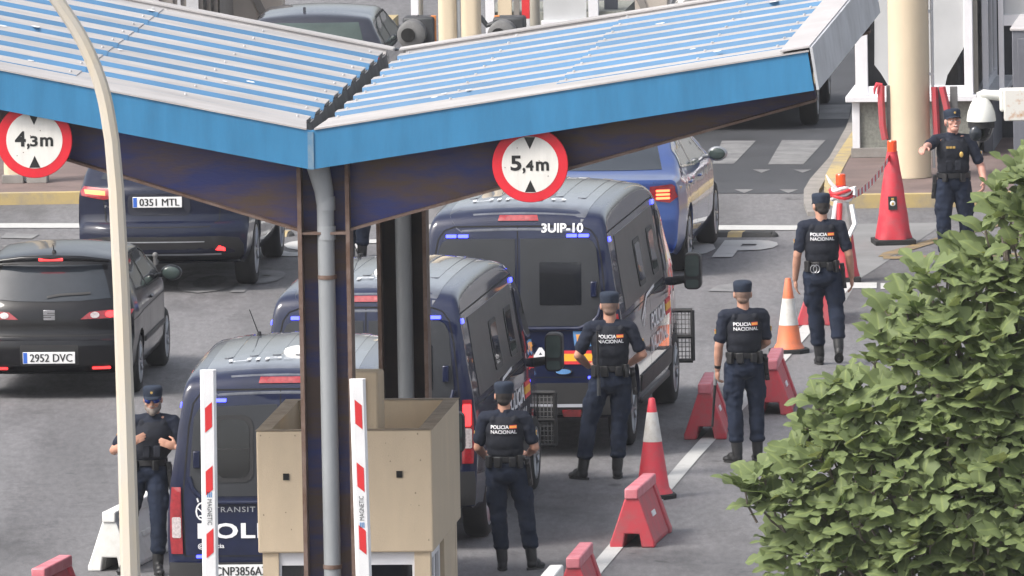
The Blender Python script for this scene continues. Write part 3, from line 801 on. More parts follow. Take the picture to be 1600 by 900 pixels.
def hatchback():
    t = root_at('hatchback_car', 78, 625, (0, 0), 5.0, 'black hatchback with red tail lights and number plate 2952 DVC', 'car')
    prm = dict(paint=M['black_paint'], len=3.95, hw=.85, wr=.30, axles=(.72, 3.18), trim=M['gap'], mir=(2.62, 1.0), mirmat=M['black_paint'],
        top=[(.10, .27), (.02, .34), (0, .45), (0, .54), (.015, .60), (.07, .615), (.085, .68), (.09, .80), (.12, .91), (.19, 1.0), (.40, 1.27), (.45, 1.34), (.44, 1.365), (.50, 1.385), (.7, 1.415), (1.2, 1.44), (1.8, 1.435), (2.3, 1.35), (2.75, 1.14), (3.05, .97), (3.5, .86), (3.8, .74), (3.93, .58), (3.95, .4), (3.9, .27)],
        bot=[(0, .26), (.6, .2), (3.4, .2), (4, .24)],
        wid=[(.2, .77), (.35, .83), (.6, .85), (.85, .845), (1.0, .80), (1.2, .70), (1.4, .59)], plan=[(0, .97), (.5, 1), (3, 1), (3.95, .84)],
        corner=[(0, .06), (.3, .10), (1, .14), (2.5, .1), (4, .1)], crown=[(0, .01), (.4, .03), (1, .05), (2.5, .03), (4, .06)], bow_r=(.20, 3.2, 1.2), bow_f=(.4, 2.5, 1.6),
        side=[('side_window', [(.78, 1.02), (1.50, .98), (1.50, 1.32), (1.0, 1.33), (.82, 1.20)]), ('side_window', [(1.56, .975), (2.72, .95), (2.30, 1.24), (2.1, 1.31), (1.56, 1.325)])],
        gaps=[[(1.53, .3), (1.53, .97)], [(2.74, .32), (2.74, .95)], [(.95, .62), (.80, 1.0)], [(.2, .76), (1.0, .80), (3.2, .80)]], handles=[(1.70, .86)], moulding=[(1.08, .47), (2.82, .47), (2.82, .52), (1.08, .52)],
        screen=[(-.52, 2.22), (.52, 2.22), (.62, 2.98), (-.62, 2.98)])
    b = generic_car(t, prm)
    w_ = patch('rear_window', b, [(-.60, .985), (-.3, .965), (0, .96), (.3, .965), (.60, .985), (.55, 1.15), (.49, 1.30), (-.49, 1.30), (-.55, 1.15)], 'back', M['grey_glass'], t, .006, .06)
    wp = MB(); strip_mb(wp, b, [(-.03, 1.0), (.10, 1.022), (.40, 1.035)], .022, 'back', .018); wp.build('wiper', M['black_plastic'], w_)
    sp = MB(); sp.tube([(-.57, .42, 1.34), (-.3, .35, 1.372), (0, .33, 1.38), (.3, .35, 1.372), (.57, .42, 1.34)], [.02, .03, .032, .03, .02], 10); sp.build('spoiler', M['black_paint'], t, 60)
    bl = MB(); bl.tube([(-.12, .318, 1.368), (.12, .318, 1.368)], .016, 8); bl.build('high_brake_light', M['tail_on'], t)
    for pol, s in (([(.31, .79), (.78, .80), (.82, .87), (.60, .875), (.40, .86)], 1),):
        for q in both('tail_light', b, pol, M['tail_red'], t, .014):
            sg = 1 if q.data.vertices[0].co.x > 0 else -1
            f = (lambda p: p) if sg > 0 else mirrored
            patch('reverse_lamp', b, f([(.45+.045*math.cos(R(a)), .83+.03*math.sin(R(a))) for a in range(0, 360, 30)]), 'back', M['tail_clear'], q, .02, .04)
            patch('brake_lamp', b, f([(.60+.05*math.cos(R(a)), .835+.03*math.sin(R(a))) for a in range(0, 360, 30)]), 'back', M['tail_on'], q, .02, .04)
            patch('turn_lamp', b, f(rrect(.70, .775, .815, .86, .012)), 'back', M['tail_hot'], q, .022, .04)
    em = MB(); p = project(b, 'back', 0, .835, 0)[0]
    em.box((0, p.y-.012, .835), (.115, .015, .10), m=M['chrome'])
    for z, x0, x1 in ((.855, -.02, .057), (.835, -.057, .057), (.815, -.057, .02)): em.box(((x0+x1)/2, p.y-.021, z), (x1-x0, .004, .006), m=M['gap'])
    em.build('emblem', None, t, bevel=.004)
    gp = MB(); strip_mb(gp, b, [(-.62, .98), (-.70, .70), (-.66, .64), (-.5, .63), (.5, .63), (.66, .64), (.70, .70), (.62, .98)], .012, 'back'); gp.split('panel_gap', M['gap'], t)
    patch('plate_recess', b, rrect(-.29, .29, .34, .545, .02), 'back', M['black_plastic'], t, .004, .08)
    plate(t, b, (0, .42), '2952 DVC', .52, .115, .014)
    both('reflector', b, rrect(.42, .60, .30, .325, .01), M['tail_on'], t, .012)
    ae = MB(); ae.cyl((0, .62, 1.38), (0, .62, 1.43), .03, .018, 10); ae.tube([(0, .62, 1.42), (0, .52, 1.50)], [.006, .004], 6); ae.build('aerial', M['black_plastic'], t)
    return t
def suv():
    t = root_at('suv_car', 254, 459, (0, 0), 4.6, 'dark blue SUV with its brake light glowing and number plate 0351 MTL', 'car')
    prm = dict(paint=M['darkblue_paint'], len=4.73, hw=.93, wr=.375, axles=(.95, 3.82), trim=M['gap'], mir=(3.0, 1.18),
        top=[(.14, .33), (.04, .40), (0, .50), (0, .66), (.02, .72), (.10, .755), (.115, .85), (.10, 1.0), (.10, 1.10), (.17, 1.15), (.48, 1.40), (.55, 1.47), (.52, 1.50), (.60, 1.53), (.8, 1.585), (1.4, 1.64), (2.1, 1.64), (2.7, 1.53), (3.3, 1.18), (3.5, 1.08), (4.1, 1.0), (4.5, .88), (4.7, .7), (4.73, .45), (4.68, .33)],
        bot=[(0, .32), (.7, .26), (4.2, .26), (4.8, .30)],
        wid=[(.3, .86), (.45, .92), (.75, .935), (1.0, .93), (1.12, .89), (1.35, .80), (1.6, .66)], plan=[(0, .96), (.7, 1), (3.8, 1), (4.73, .84)],
        corner=[(0, .07), (.3, .12), (1, .14), (2.5, .1), (5, .1)], crown=[(0, .01), (.5, .03), (1, .05), (3, .03), (5, .06)], bow_r=(.24, 3.0, 1.3), bow_f=(.45, 2.5, 1.8),
        side=[('side_window', [(.95, 1.20), (1.85, 1.14), (1.85, 1.48), (1.3, 1.50), (1.0, 1.36)]), ('side_window', [(1.91, 1.135), (3.1, 1.10), (2.65, 1.40), (2.4, 1.47), (1.91, 1.49)])],
        gaps=[[(1.88, .4), (1.88, 1.13)], [(3.15, .42), (3.15, 1.1)], [(1.15, .7), (.98, 1.15)]], handles=[(1.3, 1.0), (2.2, .98)],
        screen=[(-.58, 2.62), (.58, 2.62), (.72, 3.35), (-.72, 3.35)])
    b = generic_car(t, prm)
    patch('rear_window', b, [(-.66, 1.185), (.66, 1.185), (.54, 1.42), (-.54, 1.42)], 'back', M['grey_glass'], t, .006, .08)
    for q in both('tail_light', b, [(.40, 1.02), (.62, .985), (.86, 1.02), (.90, 1.07), (.84, 1.115), (.42, 1.09)], M['tail_red'], t, .014):
        sg = 1 if q.data.vertices[0].co.x > 0 else -1; f = (lambda p: p) if sg > 0 else mirrored
        patch('brake_lamp', b, f([(.60, 1.03), (.82, 1.045), (.83, 1.085), (.60, 1.075)]), 'back', M['tail_hot'], q, .02, .04)
    patch('plate_recess', b, rrect(-.36, .30, .82, 1.05, .06), 'back', M['grey_paint'], t, .006, .08)
    plate(t, b, (-.045, .96), '0351 MTL', .52, .112, .016)
    gp = MB(); strip_mb(gp, b, [(-.55, 1.10), (-.62, .98), (-.60, .76), (-.5, .70), (.5, .70), (.60, .76), (.62, .98), (.55, 1.10)], .012, 'back'); gp.split('panel_gap', M['gap'], t)
    patch('lower_bumper', b, [(-.90, .345), (.90, .345), (.90, .56), (.6, .60), (-.6, .60), (-.90, .56)], 'back', M['black_plastic'], t, .006, .1)
    ln = MB(); strip_mb(ln, b, [(-.70, .53), (-.55, .545), (.45, .545)], .012, 'back', .012); strip_mb(ln, b, [(-.80, .41), (.62, .41)], .018, 'back', .012); ln.split('bumper_strip', M['steel_grey'], t)
    both('reflector', b, [(.56, .455), (.66, .44), (.66, .475), (.60, .50)], M['tail_on'], t, .014)
    hb = MB(); hb.tube([(-.06, .10, .34), (-.06, -.08, .33), (-.06, -.09, .40)], .022, 8); hb.ell((-.06, -.09, .42), (.03, .03, .03)); hb.build('tow_hitch', M['grey_machine'], t, 50)
    bg_ = MB(); text_on(bg_, b, fit_text('F-PACE', .22, .03, .006), (-.50, .915), 'back', .01); bg_.build('badge_lettering', M['chrome'], t, 0, fix=False)
    return t
def saloon():
    t = root_at('saloon_car', 931, 438, (0, 0), 6.3, 'metallic blue saloon car with one lit tail light ahead of the vans', 'car')
    prm = dict(paint=M['blue_paint'], len=4.82, hw=.92, wr=.34, axles=(1.02, 3.94), trim=M['chrome'], mir=(3.0, 1.06), mirmat=M['steel_grey'], glass=M['green_glass'],
        top=[(.12, .28), (.02, .38), (0, .5), (0, .66), (.03, .72), (.07, .9), (.04, 1.03), (.05, 1.055), (.14, 1.065), (.5, 1.10), (1.2, 1.36), (1.6, 1.46), (2.2, 1.5), (2.7, 1.46), (3.2, 1.25), (3.6, 1.04), (4.2, .96), (4.6, .84), (4.8, .66), (4.82, .4), (4.75, .28)],
        bot=[(0, .27), (.6, .2), (4.2, .2), (4.8, .25)],
        wid=[(.2, .83), (.4, .90), (.7, .92), (.95, .905), (1.06, .84), (1.25, .74), (1.5, .62)], plan=[(0, .95), (.6, 1), (3.8, 1), (4.82, .82)],
        corner=[(0, .06), (.3, .08), (1, .12), (2.5, .1), (5, .1)], crown=[(0, .01), (.4, .02), (1.2, .04), (3, .03), (5, .06)], bow_r=(.22, 3.0, 1.1), bow_f=(.5, 2.5, 1.8),
        side=[('side_window', [(.86, 1.12), (1.85, 1.05), (1.85, 1.36), (1.4, 1.35), (1.1, 1.26)]), ('side_window', [(1.91, 1.045), (3.25, 1.01), (2.8, 1.28), (2.5, 1.36), (1.91, 1.37)])],
        gaps=[[(1.88, .3), (1.88, 1.03)], [(3.1, .32), (3.1, 1.0)], [(1.2, .6), (.95, 1.06)]], handles=[(1.25, .93), (2.2, .91)],
        screen=[(-.56, 2.72), (.56, 2.72), (.72, 3.45), (-.72, 3.45)])
    b = generic_car(t, prm)
    patch('rear_window', b, [(-.66, 1.115), (.66, 1.115), (.52, 1.39), (-.52, 1.39)], 'back', M['grey_glass'], t, .006, .06)
    for q in both('tail_light', b, [(.56, .84), (.78, .80), (.86, .86), (.88, .95), (.80, 1.0), (.58, .98)], M['tail_red'], t, .014):
        sg = 1 if q.data.vertices[0].co.x > 0 else -1; f = (lambda p: p) if sg > 0 else mirrored
        for z in (.84, .88, .92):
            patch('brake_lamp', b, f(rrect(.64, .78, z, z+.024, .008)), 'back', M['tail_hot'], q, .02, .04)
    gp = MB(); strip_mb(gp, b, [(-.62, 1.02), (-.60, .76), (-.5, .70), (.5, .70), (.60, .76), (.62, 1.02)], .012, 'back'); gp.split('panel_gap', M['gap'], t)
    return t
def far_cars():
    t = root_at('parked_car', 486, 221, (0, 0), 4.0, 'dark car with a pale shining roof beyond the canopy at top left', 'car')
    prm = dict(paint=M['grey_paint'], len=4.2, hw=.89, wr=.31, axles=(.8, 3.4), trim=M['gap'], mir=(2.85, 1.02), glass=M['green_glass'],
        top=[(.10, .28), (.02, .35), (0, .5), (.02, .64), (.07, .7), (.10, .95), (.2, 1.03), (.55, 1.33), (.62, 1.40), (.75, 1.43), (1.3, 1.47), (2.0, 1.46), (2.5, 1.37), (3.0, 1.14), (3.3, .99), (3.75, .88), (4.05, .75), (4.18, .58), (4.2, .4), (4.15, .28)],
        bot=[(0, .26), (.6, .2), (3.6, .2), (4.2, .24)],
        wid=[(.2, .80), (.35, .87), (.6, .89), (.9, .88), (1.02, .83), (1.25, .71), (1.45, .62)], plan=[(0, .97), (.5, 1), (3.2, 1), (4.2, .84)],
        corner=[(0, .06), (.3, .1), (1, .14), (2.5, .1), (4.2, .1)], crown=[(0, .01), (.5, .03), (1, .05), (2.5, .03), (4.2, .06)], bow_r=(.2, 3.2, 1.2), bow_f=(.4, 2.5, 1.6),
        side=[('side_window', [(.85, 1.05), (1.65, 1.02), (1.65, 1.34), (1.15, 1.34), (.95, 1.22)]), ('side_window', [(1.71, 1.015), (2.95, .985), (2.5, 1.26), (2.3, 1.335), (1.71, 1.345)])],
        gaps=[[(1.68, .3), (1.68, 1.0)], [(2.95, .32), (2.95, .97)]], handles=[(1.9, .9)], screen=[(-.55, 2.4), (.55, 2.4), (.66, 3.2), (-.66, 3.2)])
    b = generic_car(t, prm)
    patch('rear_window', b, [(-.63, 1.03), (.63, 1.03), (.53, 1.33), (-.53, 1.33)], 'back', M['green_glass'], t, .006, .07)
    both('tail_light', b, [(.55, .78), (.80, .78), (.82, .98), (.62, .95)], M['tail_red'], t, .014)
    an = MB(); an.prism([(-.09, 0), (.07, 0), (-.08, .09)], (-.12, .95, 1.40), (0, 1, 0), (0, 0, 1), (1, 0, 0), .03); an.build('aerial', M['grey_paint'], t)
    t2 = root_at('parked_suv', 1150, 206, (0, 0), 4.0, 'black SUV half hidden behind the right wing of the canopy', 'car')
    prm = dict(paint=M['suv_paint'], len=4.5, hw=.93, wr=.36, axles=(.9, 3.6), trim=M['gap'], mir=(2.75, 1.15), mirmat=M['black_plastic'],
        top=[(.10, .34), (.02, .40), (0, .5), (0, .68), (.03, .74), (.05, 1.0), (.10, 1.1), (.30, 1.5), (.36, 1.6), (.5, 1.65), (1.2, 1.7), (2.1, 1.68), (2.6, 1.55), (3.1, 1.22), (3.3, 1.1), (3.9, 1.02), (4.3, .9), (4.47, .7), (4.5, .45), (4.45, .33)],
        bot=[(0, .32), (.7, .26), (4.0, .26), (4.5, .30)],
        wid=[(.3, .86), (.45, .91), (.75, .93), (1.0, .92), (1.15, .88), (1.4, .78), (1.7, .66)], plan=[(0, .97), (.7, 1), (3.6, 1), (4.5, .85)],
        corner=[(0, .07), (.3, .12), (1, .14), (2.5, .1), (5, .1)], crown=[(0, .01), (.5, .03), (1, .05), (3, .03), (5, .06)], bow_r=(.2, 3.2, 1.2), bow_f=(.45, 2.5, 1.8),
        side=[('side_window', [(.65, 1.2), (1.75, 1.15), (1.75, 1.52), (1.1, 1.54), (.8, 1.45)]), ('side_window', [(1.81, 1.145), (2.95, 1.12), (2.5, 1.44), (2.3, 1.51), (1.81, 1.53)])],
        gaps=[[(1.78, .4), (1.78, 1.13)], [(2.98, .42), (2.98, 1.1)]], handles=[(1.2, 1.0), (2.1, .98)], screen=[(-.58, 2.52), (.58, 2.52), (.70, 3.15), (-.70, 3.15)])
    b = generic_car(t2, prm)
    patch('rear_window', b, [(-.66, 1.14), (.66, 1.14), (.56, 1.54), (-.56, 1.54)], 'back', M['glass'], t2, .006, .08)
    both('tail_light', b, [(.62, .82), (.84, .82), (.85, 1.05), (.68, 1.05)], M['tail_red'], t2, .014)

v3 = make_van(992, 695, 6.8, 'dark blue police van with unit number 3UIP-10 on its rear doors', '3UIP-10', False, False, 'UIP-10')
v2 = make_van(766, 838, 6.8, 'dark blue police van with its right brake light lit behind the canopy columns', None, True, False, 'UIP-11')
_v1 = G(444, 1008); q_ = Matrix.Rotation(-R(4.0), 3, 'Z') @ Vector((.97, 1.2, 0))
v1 = make_van(745, 838, 4.0, 'dark blue police van with big white lettering and number plate CNP3856AZ', None, False, True, 'UIP-12')
v1.location = (_v1.x, _v1.y, 0)
hatchback(); suv(); saloon(); far_cars()
# ------------------------------------------------------------------ the ground and its markings
BETA = R(5.2)
gd_ = Vector((math.sin(BETA), math.cos(BETA), 0)); ad_ = Vector((math.cos(BETA), -math.sin(BETA), 0)); Z = Vector((0, 0, 1))
def proj(p):
    d = Vector(p)-CP; z = d.dot(fw); return (800+d.dot(rt)/z*FP, 450-d.dot(up)/z*FP)
def hit(px, py, o, n):
    d = ray(px, py); t = (Vector(o)-CP).dot(n)/d.dot(n); return CP+d*t
def sheet(name, polys, mat, z):
    mb = MB()
    for p in polys:
        q = [G(*c) if len(c) == 2 else Vector(c) for c in p]
        mb.add([(v.x, v.y, z) for v in q], [tuple(range(len(q)))])
    o = mb.build(name, mat, None, 0)
    for pl in o.data.polygons:
        if pl.normal.z < 0: pl.flip()
    return tag(o, kind='structure')
g_ = MB(); g_.add([(-700, -200, 0), (700, -200, 0), (700, 1400, 0), (-700, 1400, 0)], [(0, 1, 2, 3)])
tag(g_.build('road', M['asphalt'], None, 0), kind='structure')
hz = MB(); hz.box((0, 600, 9.5), (1420, 1640, 21)); hm = bpy.data.materials.new('haze'); hm.use_nodes = True
for n_ in list(hm.node_tree.nodes):
    if n_.type == 'BSDF_PRINCIPLED': hm.node_tree.nodes.remove(n_)
pv = hm.node_tree.nodes.new('ShaderNodeVolumePrincipled'); pv.inputs['Color'].default_value = (.92, .94, 1, 1); pv.inputs['Density'].default_value = HAZE
hm.node_tree.links.new(pv.outputs[0], hm.node_tree.nodes['Material Output'].inputs['Volume'])
tag(hz.build('haze', hm, None, 0), kind='stuff')
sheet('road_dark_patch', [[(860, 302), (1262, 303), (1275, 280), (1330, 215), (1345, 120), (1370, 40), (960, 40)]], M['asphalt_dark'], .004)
sheet('road_concrete_slab', [[(1288, 351), (1478, 348), (1425, 384), (1342, 437), (1322, 470), (1300, 470), (1318, 428)]], M['concrete_slab'], .004)
def line(pts, wd):
    q = [G(*p) for p in pts]; out = []
    for a, b in zip(q, q[1:]):
        n = (b-a).normalized().cross(Z)*wd/2; out.append([tuple(a+n), tuple(b+n), tuple(b-n), tuple(a-n)])
    return out
lp = line([(838, 1010), (932, 890), (1080, 716), (1150, 640), (1262, 513), (1330, 436)], .15)
hl = lambda y0, y1, x0, x1, h: [(x0, y0-h), (x1, y1-h), (x1, y1+h), (x0, y0+h)]
sheet('road_marking', lp+[hl(353, 354, -300, 560, 3.6), hl(355, 357, 600, 1290, 3.6), hl(447, 447, 1330, 1370, 4.5), hl(448, 448, 1376, 1420, 4.5)], M['road_white'], .008)
sheet('road_zebra', [[(1128, 221), (1181, 221), (1147, 257), (1113, 257)], [(1222, 220), (1290, 220), (1255, 258), (1200, 258)], [(1035, 221), (1088, 221), (1055, 257), (1020, 257)],
    [(1278, 165), (1330, 164), (1326, 187), (1262, 187)], [(1176, 266), (1204, 266), (1190, 271)], [(1148, 297), (1177, 297), (1163, 303)], [(1218, 297), (1247, 297), (1232, 303)], [(1240, 266), (1268, 266), (1254, 271)],
    [(10, 365), (62, 367), (50, 374), (0, 373)], [(0, 385), (40, 381), (70, 386), (20, 392)], [(1122, 446), (1150, 444), (1148, 457), (1106, 456)]], M['road_faded'], .009)
def ground_text(s, center, wd, ln, z, mat):
    v, f = fit_text(s, wd, ln, .045); c = Vector(center)
    mb = MB(); mb.add([c+ad_*a+gd_*b+Z*z for a, b in v], f); return tag(mb.build('road_lettering', mat, None, 0), kind='structure')
ground_text('STOP', G(1212, 389)-ad_*1.45, 2.9, 1.9, .010, M['road_white'])
ground_text('STOP', G(437, 440)-ad_*.95, 1.9, 2.4, .010, M['road_faded'])
ground_text('STOP', G(437, 389)+ad_*1.2, 2.4, 1.8, .010, M['road_white'])
sheet('road_yellow_line', [[(1372, 402), (1380, 396), (1476, 369), (1560, 349), (1566, 353), (1480, 375), (1388, 402)], [(1380, 402), (1600, 396), (1600, 401), (1380, 406)]], M['road_yellow'], .009)
def speed_bump(px, py, n, label):
    t = MB(); c = G(px, py)
    prof = [(-.15, .012), (-.09, .05), (.09, .05), (.15, .012), (.15, .012), (-.15, .012)]
    for i in range(n):
        o = c+ad_*(.25*i+.125); t.prism([(-.16, 0), (-.09, .05), (.09, .05), (.16, 0)], o, gd_, Z, ad_, .248, M['road_yellow'] if i % 2 else M['bump_black'])
    o = t.build('speed_bump', None, None, 30); return tag(o, label, 'speed bump')
speed_bump(1120, 369, 2, 'yellow and black rubber speed bump in front of the blue saloon') if False else None
def bump_strip(p0, p1, label):
    a = G(*p0); b = G(*p1); d = (b-a); n = max(1, round(d.length/.16)); u = d.normalized(); w_ = Z.cross(u); t = MB()
    for i in range(n):
        t.prism([(-.15, .0), (-.09, .05), (.09, .05), (.15, .0)], a+u*(i+.5)*d.length/n, w_, Z, u, d.length/n-.002, M['kerb_yellow'] if i % 3 == 2 else M['bump_black'])
    t.ell(b+Z*.0, (.06, .15, .05), None, 12, 6, M['bump_black'])
    return tag(t.build('speed_bump', None, None, 30), label, 'speed bump')
bump_strip((960, 368), (1208, 369), 'yellow and black rubber bump across the lane beside the blue saloon')
bump_strip((180, 368), (452, 368), 'yellow and black rubber bump in front of the dark blue SUV')

def island(name, px, h=.13, kerb=M['kerb_yellow'], wd=.16):
    q = [Vector(G(*p)) if len(p) == 2 else Vector(p) for p in px]
    ar = sum(a.x*b.y-b.x*a.y for a, b in zip(q, q[1:]+q[:1]))
    if ar < 0: q.reverse()
    n = len(q); inn = []
    for i in range(n):
        a, b, c = q[i-1], q[i], q[(i+1) % n]
        n1 = Z.cross((b-a).normalized()); n2 = Z.cross((c-b).normalized()); m_ = (n1+n2).normalized(); inn.append(b+m_*wd/max(.5, m_.dot(n1)))
    mb = MB(); vs = [v.copy() for v in q]+[v+Z*(h-.02) for v in q]+[v*.999+i_*.001+Z*h for v, i_ in zip(q, inn)]+[v+Z*h for v in inn]
    vs = [Vector((v.x, v.y, v.z)) for v in vs]
    mb.add(vs, [(k*n+i, k*n+(i+1) % n, (k+1)*n+(i+1) % n, (k+1)*n+i) for k in range(3) for i in range(n)], kerb)
    mb.add([v+Z*(h-.006) for v in inn], [tuple(range(n))], M['paving'])
    return tag(mb.build(name, None, None, 20), kind='structure')
fa = lambda p, d: tuple(Vector(G(*p))+gd_*d)
island('pavement', [(-500, 328), (300, 316), (322, 308), (330, 298), fa((330, 298), 22), fa((-500, 328), 22)])
island('pavement', [(672, 312), (690, 320), (760, 320), (785, 312), fa((800, 300), 20), fa((672, 300), 20)])
island('pavement', [(1288, 312), (1298, 321), (1320, 326), (1480, 324), (1700, 320), fa((1700, 320), 22), fa((1332, 225), 14), (1332, 225), (1304, 268), (1290, 294)], .15)
def band(name, outer, inner, h, mat):
    n = len(outer); o = [Vector(G(*p)) for p in outer]; i_ = [Vector(G(*p)) for p in inner]
    mb = MB()
    for k in range(n-1):
        a, b, c, d = o[k], o[k+1], i_[k+1], i_[k]
        mb.add([a, b, c, d, a+Z*h, b+Z*h, c+Z*h, d+Z*h], [(4, 5, 6, 7), (0, 1, 5, 4), (3, 2, 6, 7)]+([(0, 3, 7, 4)] if k == 0 else [])+([(1, 2, 6, 5)] if k == n-2 else []))
    return tag(mb.build(name, mat, None, 0), kind='structure')
band('kerb', [(1262, 338), (1256, 322), (1256, 303), (1266, 286), (1296, 252), (1322, 205), (1336, 165)], [(1284, 338), (1278, 322), (1280, 303), (1290, 286), (1316, 252), (1334, 216), (1345, 185)], .05, M['kerb_grey'])

# ------------------------------------------------------------------ the blue butterfly canopy
FO = P(485, 265, 121.8)                       # front foot of the valley
def wing_pts(px):
    return [hit(x, y, FO, gd_) for x, y in px]
can = empty('canopy', (FO.x, FO.y, 0), -BETA, 'blue and white ribbed butterfly canopy on rusty steel columns over the lanes', 'canopy')
def lo_(p):                                   # world -> canopy local (a, g, z)
    d = Vector(p)-Vector((FO.x, FO.y, 0)); return Vector((d.dot(ad_), d.dot(gd_), d.z))
tl_, tr_ = lo_(hit(0, 110, FO, gd_)), lo_(hit(1262, 81, FO, gd_)); tv = lo_(hit(485, 204, FO, gd_)); bv_ = lo_(FO)
sR = math.atan2(tr_.z-tv.z, tr_.x-tv.x); sL = math.atan2(tl_.z-tv.z, -(tl_.x-tv.x))
LR = (Vector((tr_.x-tv.x, 0, tr_.z-tv.z))).length; LL = LR
FH = (tv.z-bv_.z)                             # fascia height at the valley
GL = 6.75                                     # canopy depth
def wing(s, sl, Lw):
    ux = Vector((s*math.cos(sl), 0, math.sin(sl))); nx = Vector((-s*math.sin(sl), 0, math.cos(sl))); gx = Vector((0, 1, 0)); o = Vector((tv.x, 0, tv.z))
    def pt(u, g, n): return o+ux*u+gx*g+nx*n
    nr = 9; g0 = .36; p = (GL-g0-.12)/nr; prof = []; mi = []
    for i in range(nr):
        b = g0+p*i
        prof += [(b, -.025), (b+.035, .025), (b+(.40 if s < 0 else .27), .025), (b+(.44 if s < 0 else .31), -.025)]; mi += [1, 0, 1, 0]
    prof += [(g0+p*nr, -.025), (GL-.095, .030)]; mi += [0, 1]
    k = len(prof); mid = Lw*.52
    for u0, u1, dn in ((.078, mid, 0.0), (mid-.12, Lw, .007)):
        mb = MB(); up_ = nx*dn
        vs = [pt(u0, g, n)+up_ for g, n in prof]+[pt(u1, g, n)+up_ for g, n in prof]; vs2 = [v-nx*.006 for v in vs]
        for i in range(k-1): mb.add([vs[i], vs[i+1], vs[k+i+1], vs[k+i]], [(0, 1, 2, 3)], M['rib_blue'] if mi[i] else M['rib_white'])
        for i in range(k-1): mb.add([vs2[i], vs2[i+1], vs2[k+i+1], vs2[k+i]], [(0, 1, 2, 3)], M['galv'])
        for o_ in (0, k):
            for i in range(k-1): mb.add([vs[o_+i], vs[o_+i+1], vs2[o_+i+1], vs2[o_+i]], [(0, 1, 2, 3)], M['galv'])
        mb.build('roof_sheet', None, can, 0, fix=False)
    qs = random.Random(4 if s > 0 else 9); bd2 = MB(); sc2 = MB()
    for _ in range(9):
        u_, g_2 = qs.uniform(.4, Lw-.4), qs.uniform(.5, GL-.3); r2 = qs.uniform(.012, .03); c2 = pt(u_, g_2, .036)
        bd2.add([c2+ux*r2*math.cos(R(60*i_))*1.5+gx*r2*2.2*math.sin(R(60*i_)) for i_ in range(6)], [tuple(range(6))], M['white_paint'])
    bd2.build('dropping', None, can, 0); tag(bpy.data.objects[sorted(o.name for o in can.children if o.name.startswith('dropping'))[-1]], kind='stuff')
    for i in range(nr):
        for u_ in (.16, mid-.06, Lw*.27, Lw*.77, Lw-.26):
            c2 = pt(u_, g0+p*i+.18, .027+(.007 if u_ > mid-.12 else 0)); sc2.cyl(c2, c2+nx*.012, .011, .011, 6)
    sc2.build('sheet_screws', M['galv'], can, 0); tag(bpy.data.objects[sorted(o.name for o in can.children if o.name.startswith('sheet_screws'))[-1]], kind='stuff')
    f = MB(); a0 = 0
    c = [pt(0, 0, 0), pt(Lw, 0, 0), pt(Lw, 0, -FH), pt(0, 0, -FH/math.cos(sl))]
    c[0] = Vector((tv.x, 0, tv.z)); c[3] = Vector((tv.x, 0, bv_.z))
    f.add(c+[v+gx*.03 for v in c], [(0, 1, 2, 3), (4, 7, 6, 5), (0, 4, 5, 1), (1, 5, 6, 2), (2, 6, 7, 3), (3, 7, 4, 0)]); f.build('fascia', M['sky_blue'], can, 0)
    b = MB(); c = [pt(.16, GL, .018), pt(Lw, GL, .018), pt(Lw, GL, -FH), pt(.16, GL, -FH)]; b.add(c+[v+gx*.03 for v in c], [(0, 1, 2, 3), (4, 7, 6, 5), (0, 4, 5, 1), (1, 5, 6, 2), (2, 6, 7, 3), (3, 7, 4, 0)]); b.build('fascia', M['sky_blue'], can, 0)
    fl = MB(); q = [pt(.03, -.012, .012), pt(Lw+.01, -.012, .012), pt(Lw+.01, g0+.02, .026), pt(.075, g0+.02, .026)]; q2 = [v-nx*.012 for v in q]; fl.add(q+q2, [(0, 1, 2, 3), (4, 5, 6, 7), (0, 1, 5, 4), (1, 2, 6, 5), (2, 3, 7, 6), (3, 0, 4, 7)])
    q = [pt(.03, GL-.12, .03), pt(Lw+.01, GL-.12, .03), pt(Lw+.01, GL+.04, .034), pt(.03, GL+.04, .034)]; q2 = [v-nx*.012 for v in q]; fl.add(q+q2, [(0, 1, 2, 3), (4, 5, 6, 7), (0, 1, 5, 4), (1, 2, 6, 5), (2, 3, 7, 6), (3, 0, 4, 7)])
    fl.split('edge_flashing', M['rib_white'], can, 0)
    e = MB()
    for g1, g2 in ((-.012, GL/2-.004), (GL/2+.004, GL+.04)):
        q = [pt(Lw-.20, g1, .042), pt(Lw+.02, g1, .042), pt(Lw+.02, g2, .042), pt(Lw-.20, g2, .042)]; q2 = [v-nx*.012 for v in q]; e.add(q+q2, [(0, 1, 2, 3), (4, 5, 6, 7), (0, 1, 5, 4), (1, 2, 6, 5), (2, 3, 7, 6), (3, 0, 4, 7)], M['grey_light'])
        q = [pt(Lw+.02, g1, .032), pt(Lw+.04, g1, .032), pt(Lw+.04, g2, .032), pt(Lw+.02, g2, .032)]; q2 = [v-nx*(FH+.03) for v in q]; e.add(q+q2, [(0, 1, 2, 3), (4, 5, 6, 7), (0, 1, 5, 4), (1, 2, 6, 5), (2, 3, 7, 6), (3, 0, 4, 7)], M['galv'])
    e.build('end_fascia', None, can, 0)
    # purlins under the sheet
    for g in (1.5, 3.2, 4.9):
        pu = MB(); q = [pt(.25, g, -.03), pt(Lw-.02, g, -.03), pt(Lw-.02, g, -.15), pt(.25, g, -.15)]; q2 = [v+gx*.07 for v in q]; pu.add(q+q2, [(0, 1, 2, 3), (4, 7, 6, 5), (0, 4, 5, 1), (1, 5, 6, 2), (2, 6, 7, 3), (3, 7, 4, 0)]); pu.build('purlin', M['brown_steel'], can, 0)
    return pt
ptR = wing(1, sR, LR); ptL = wing(-1, sL, LL)
gu = MB()
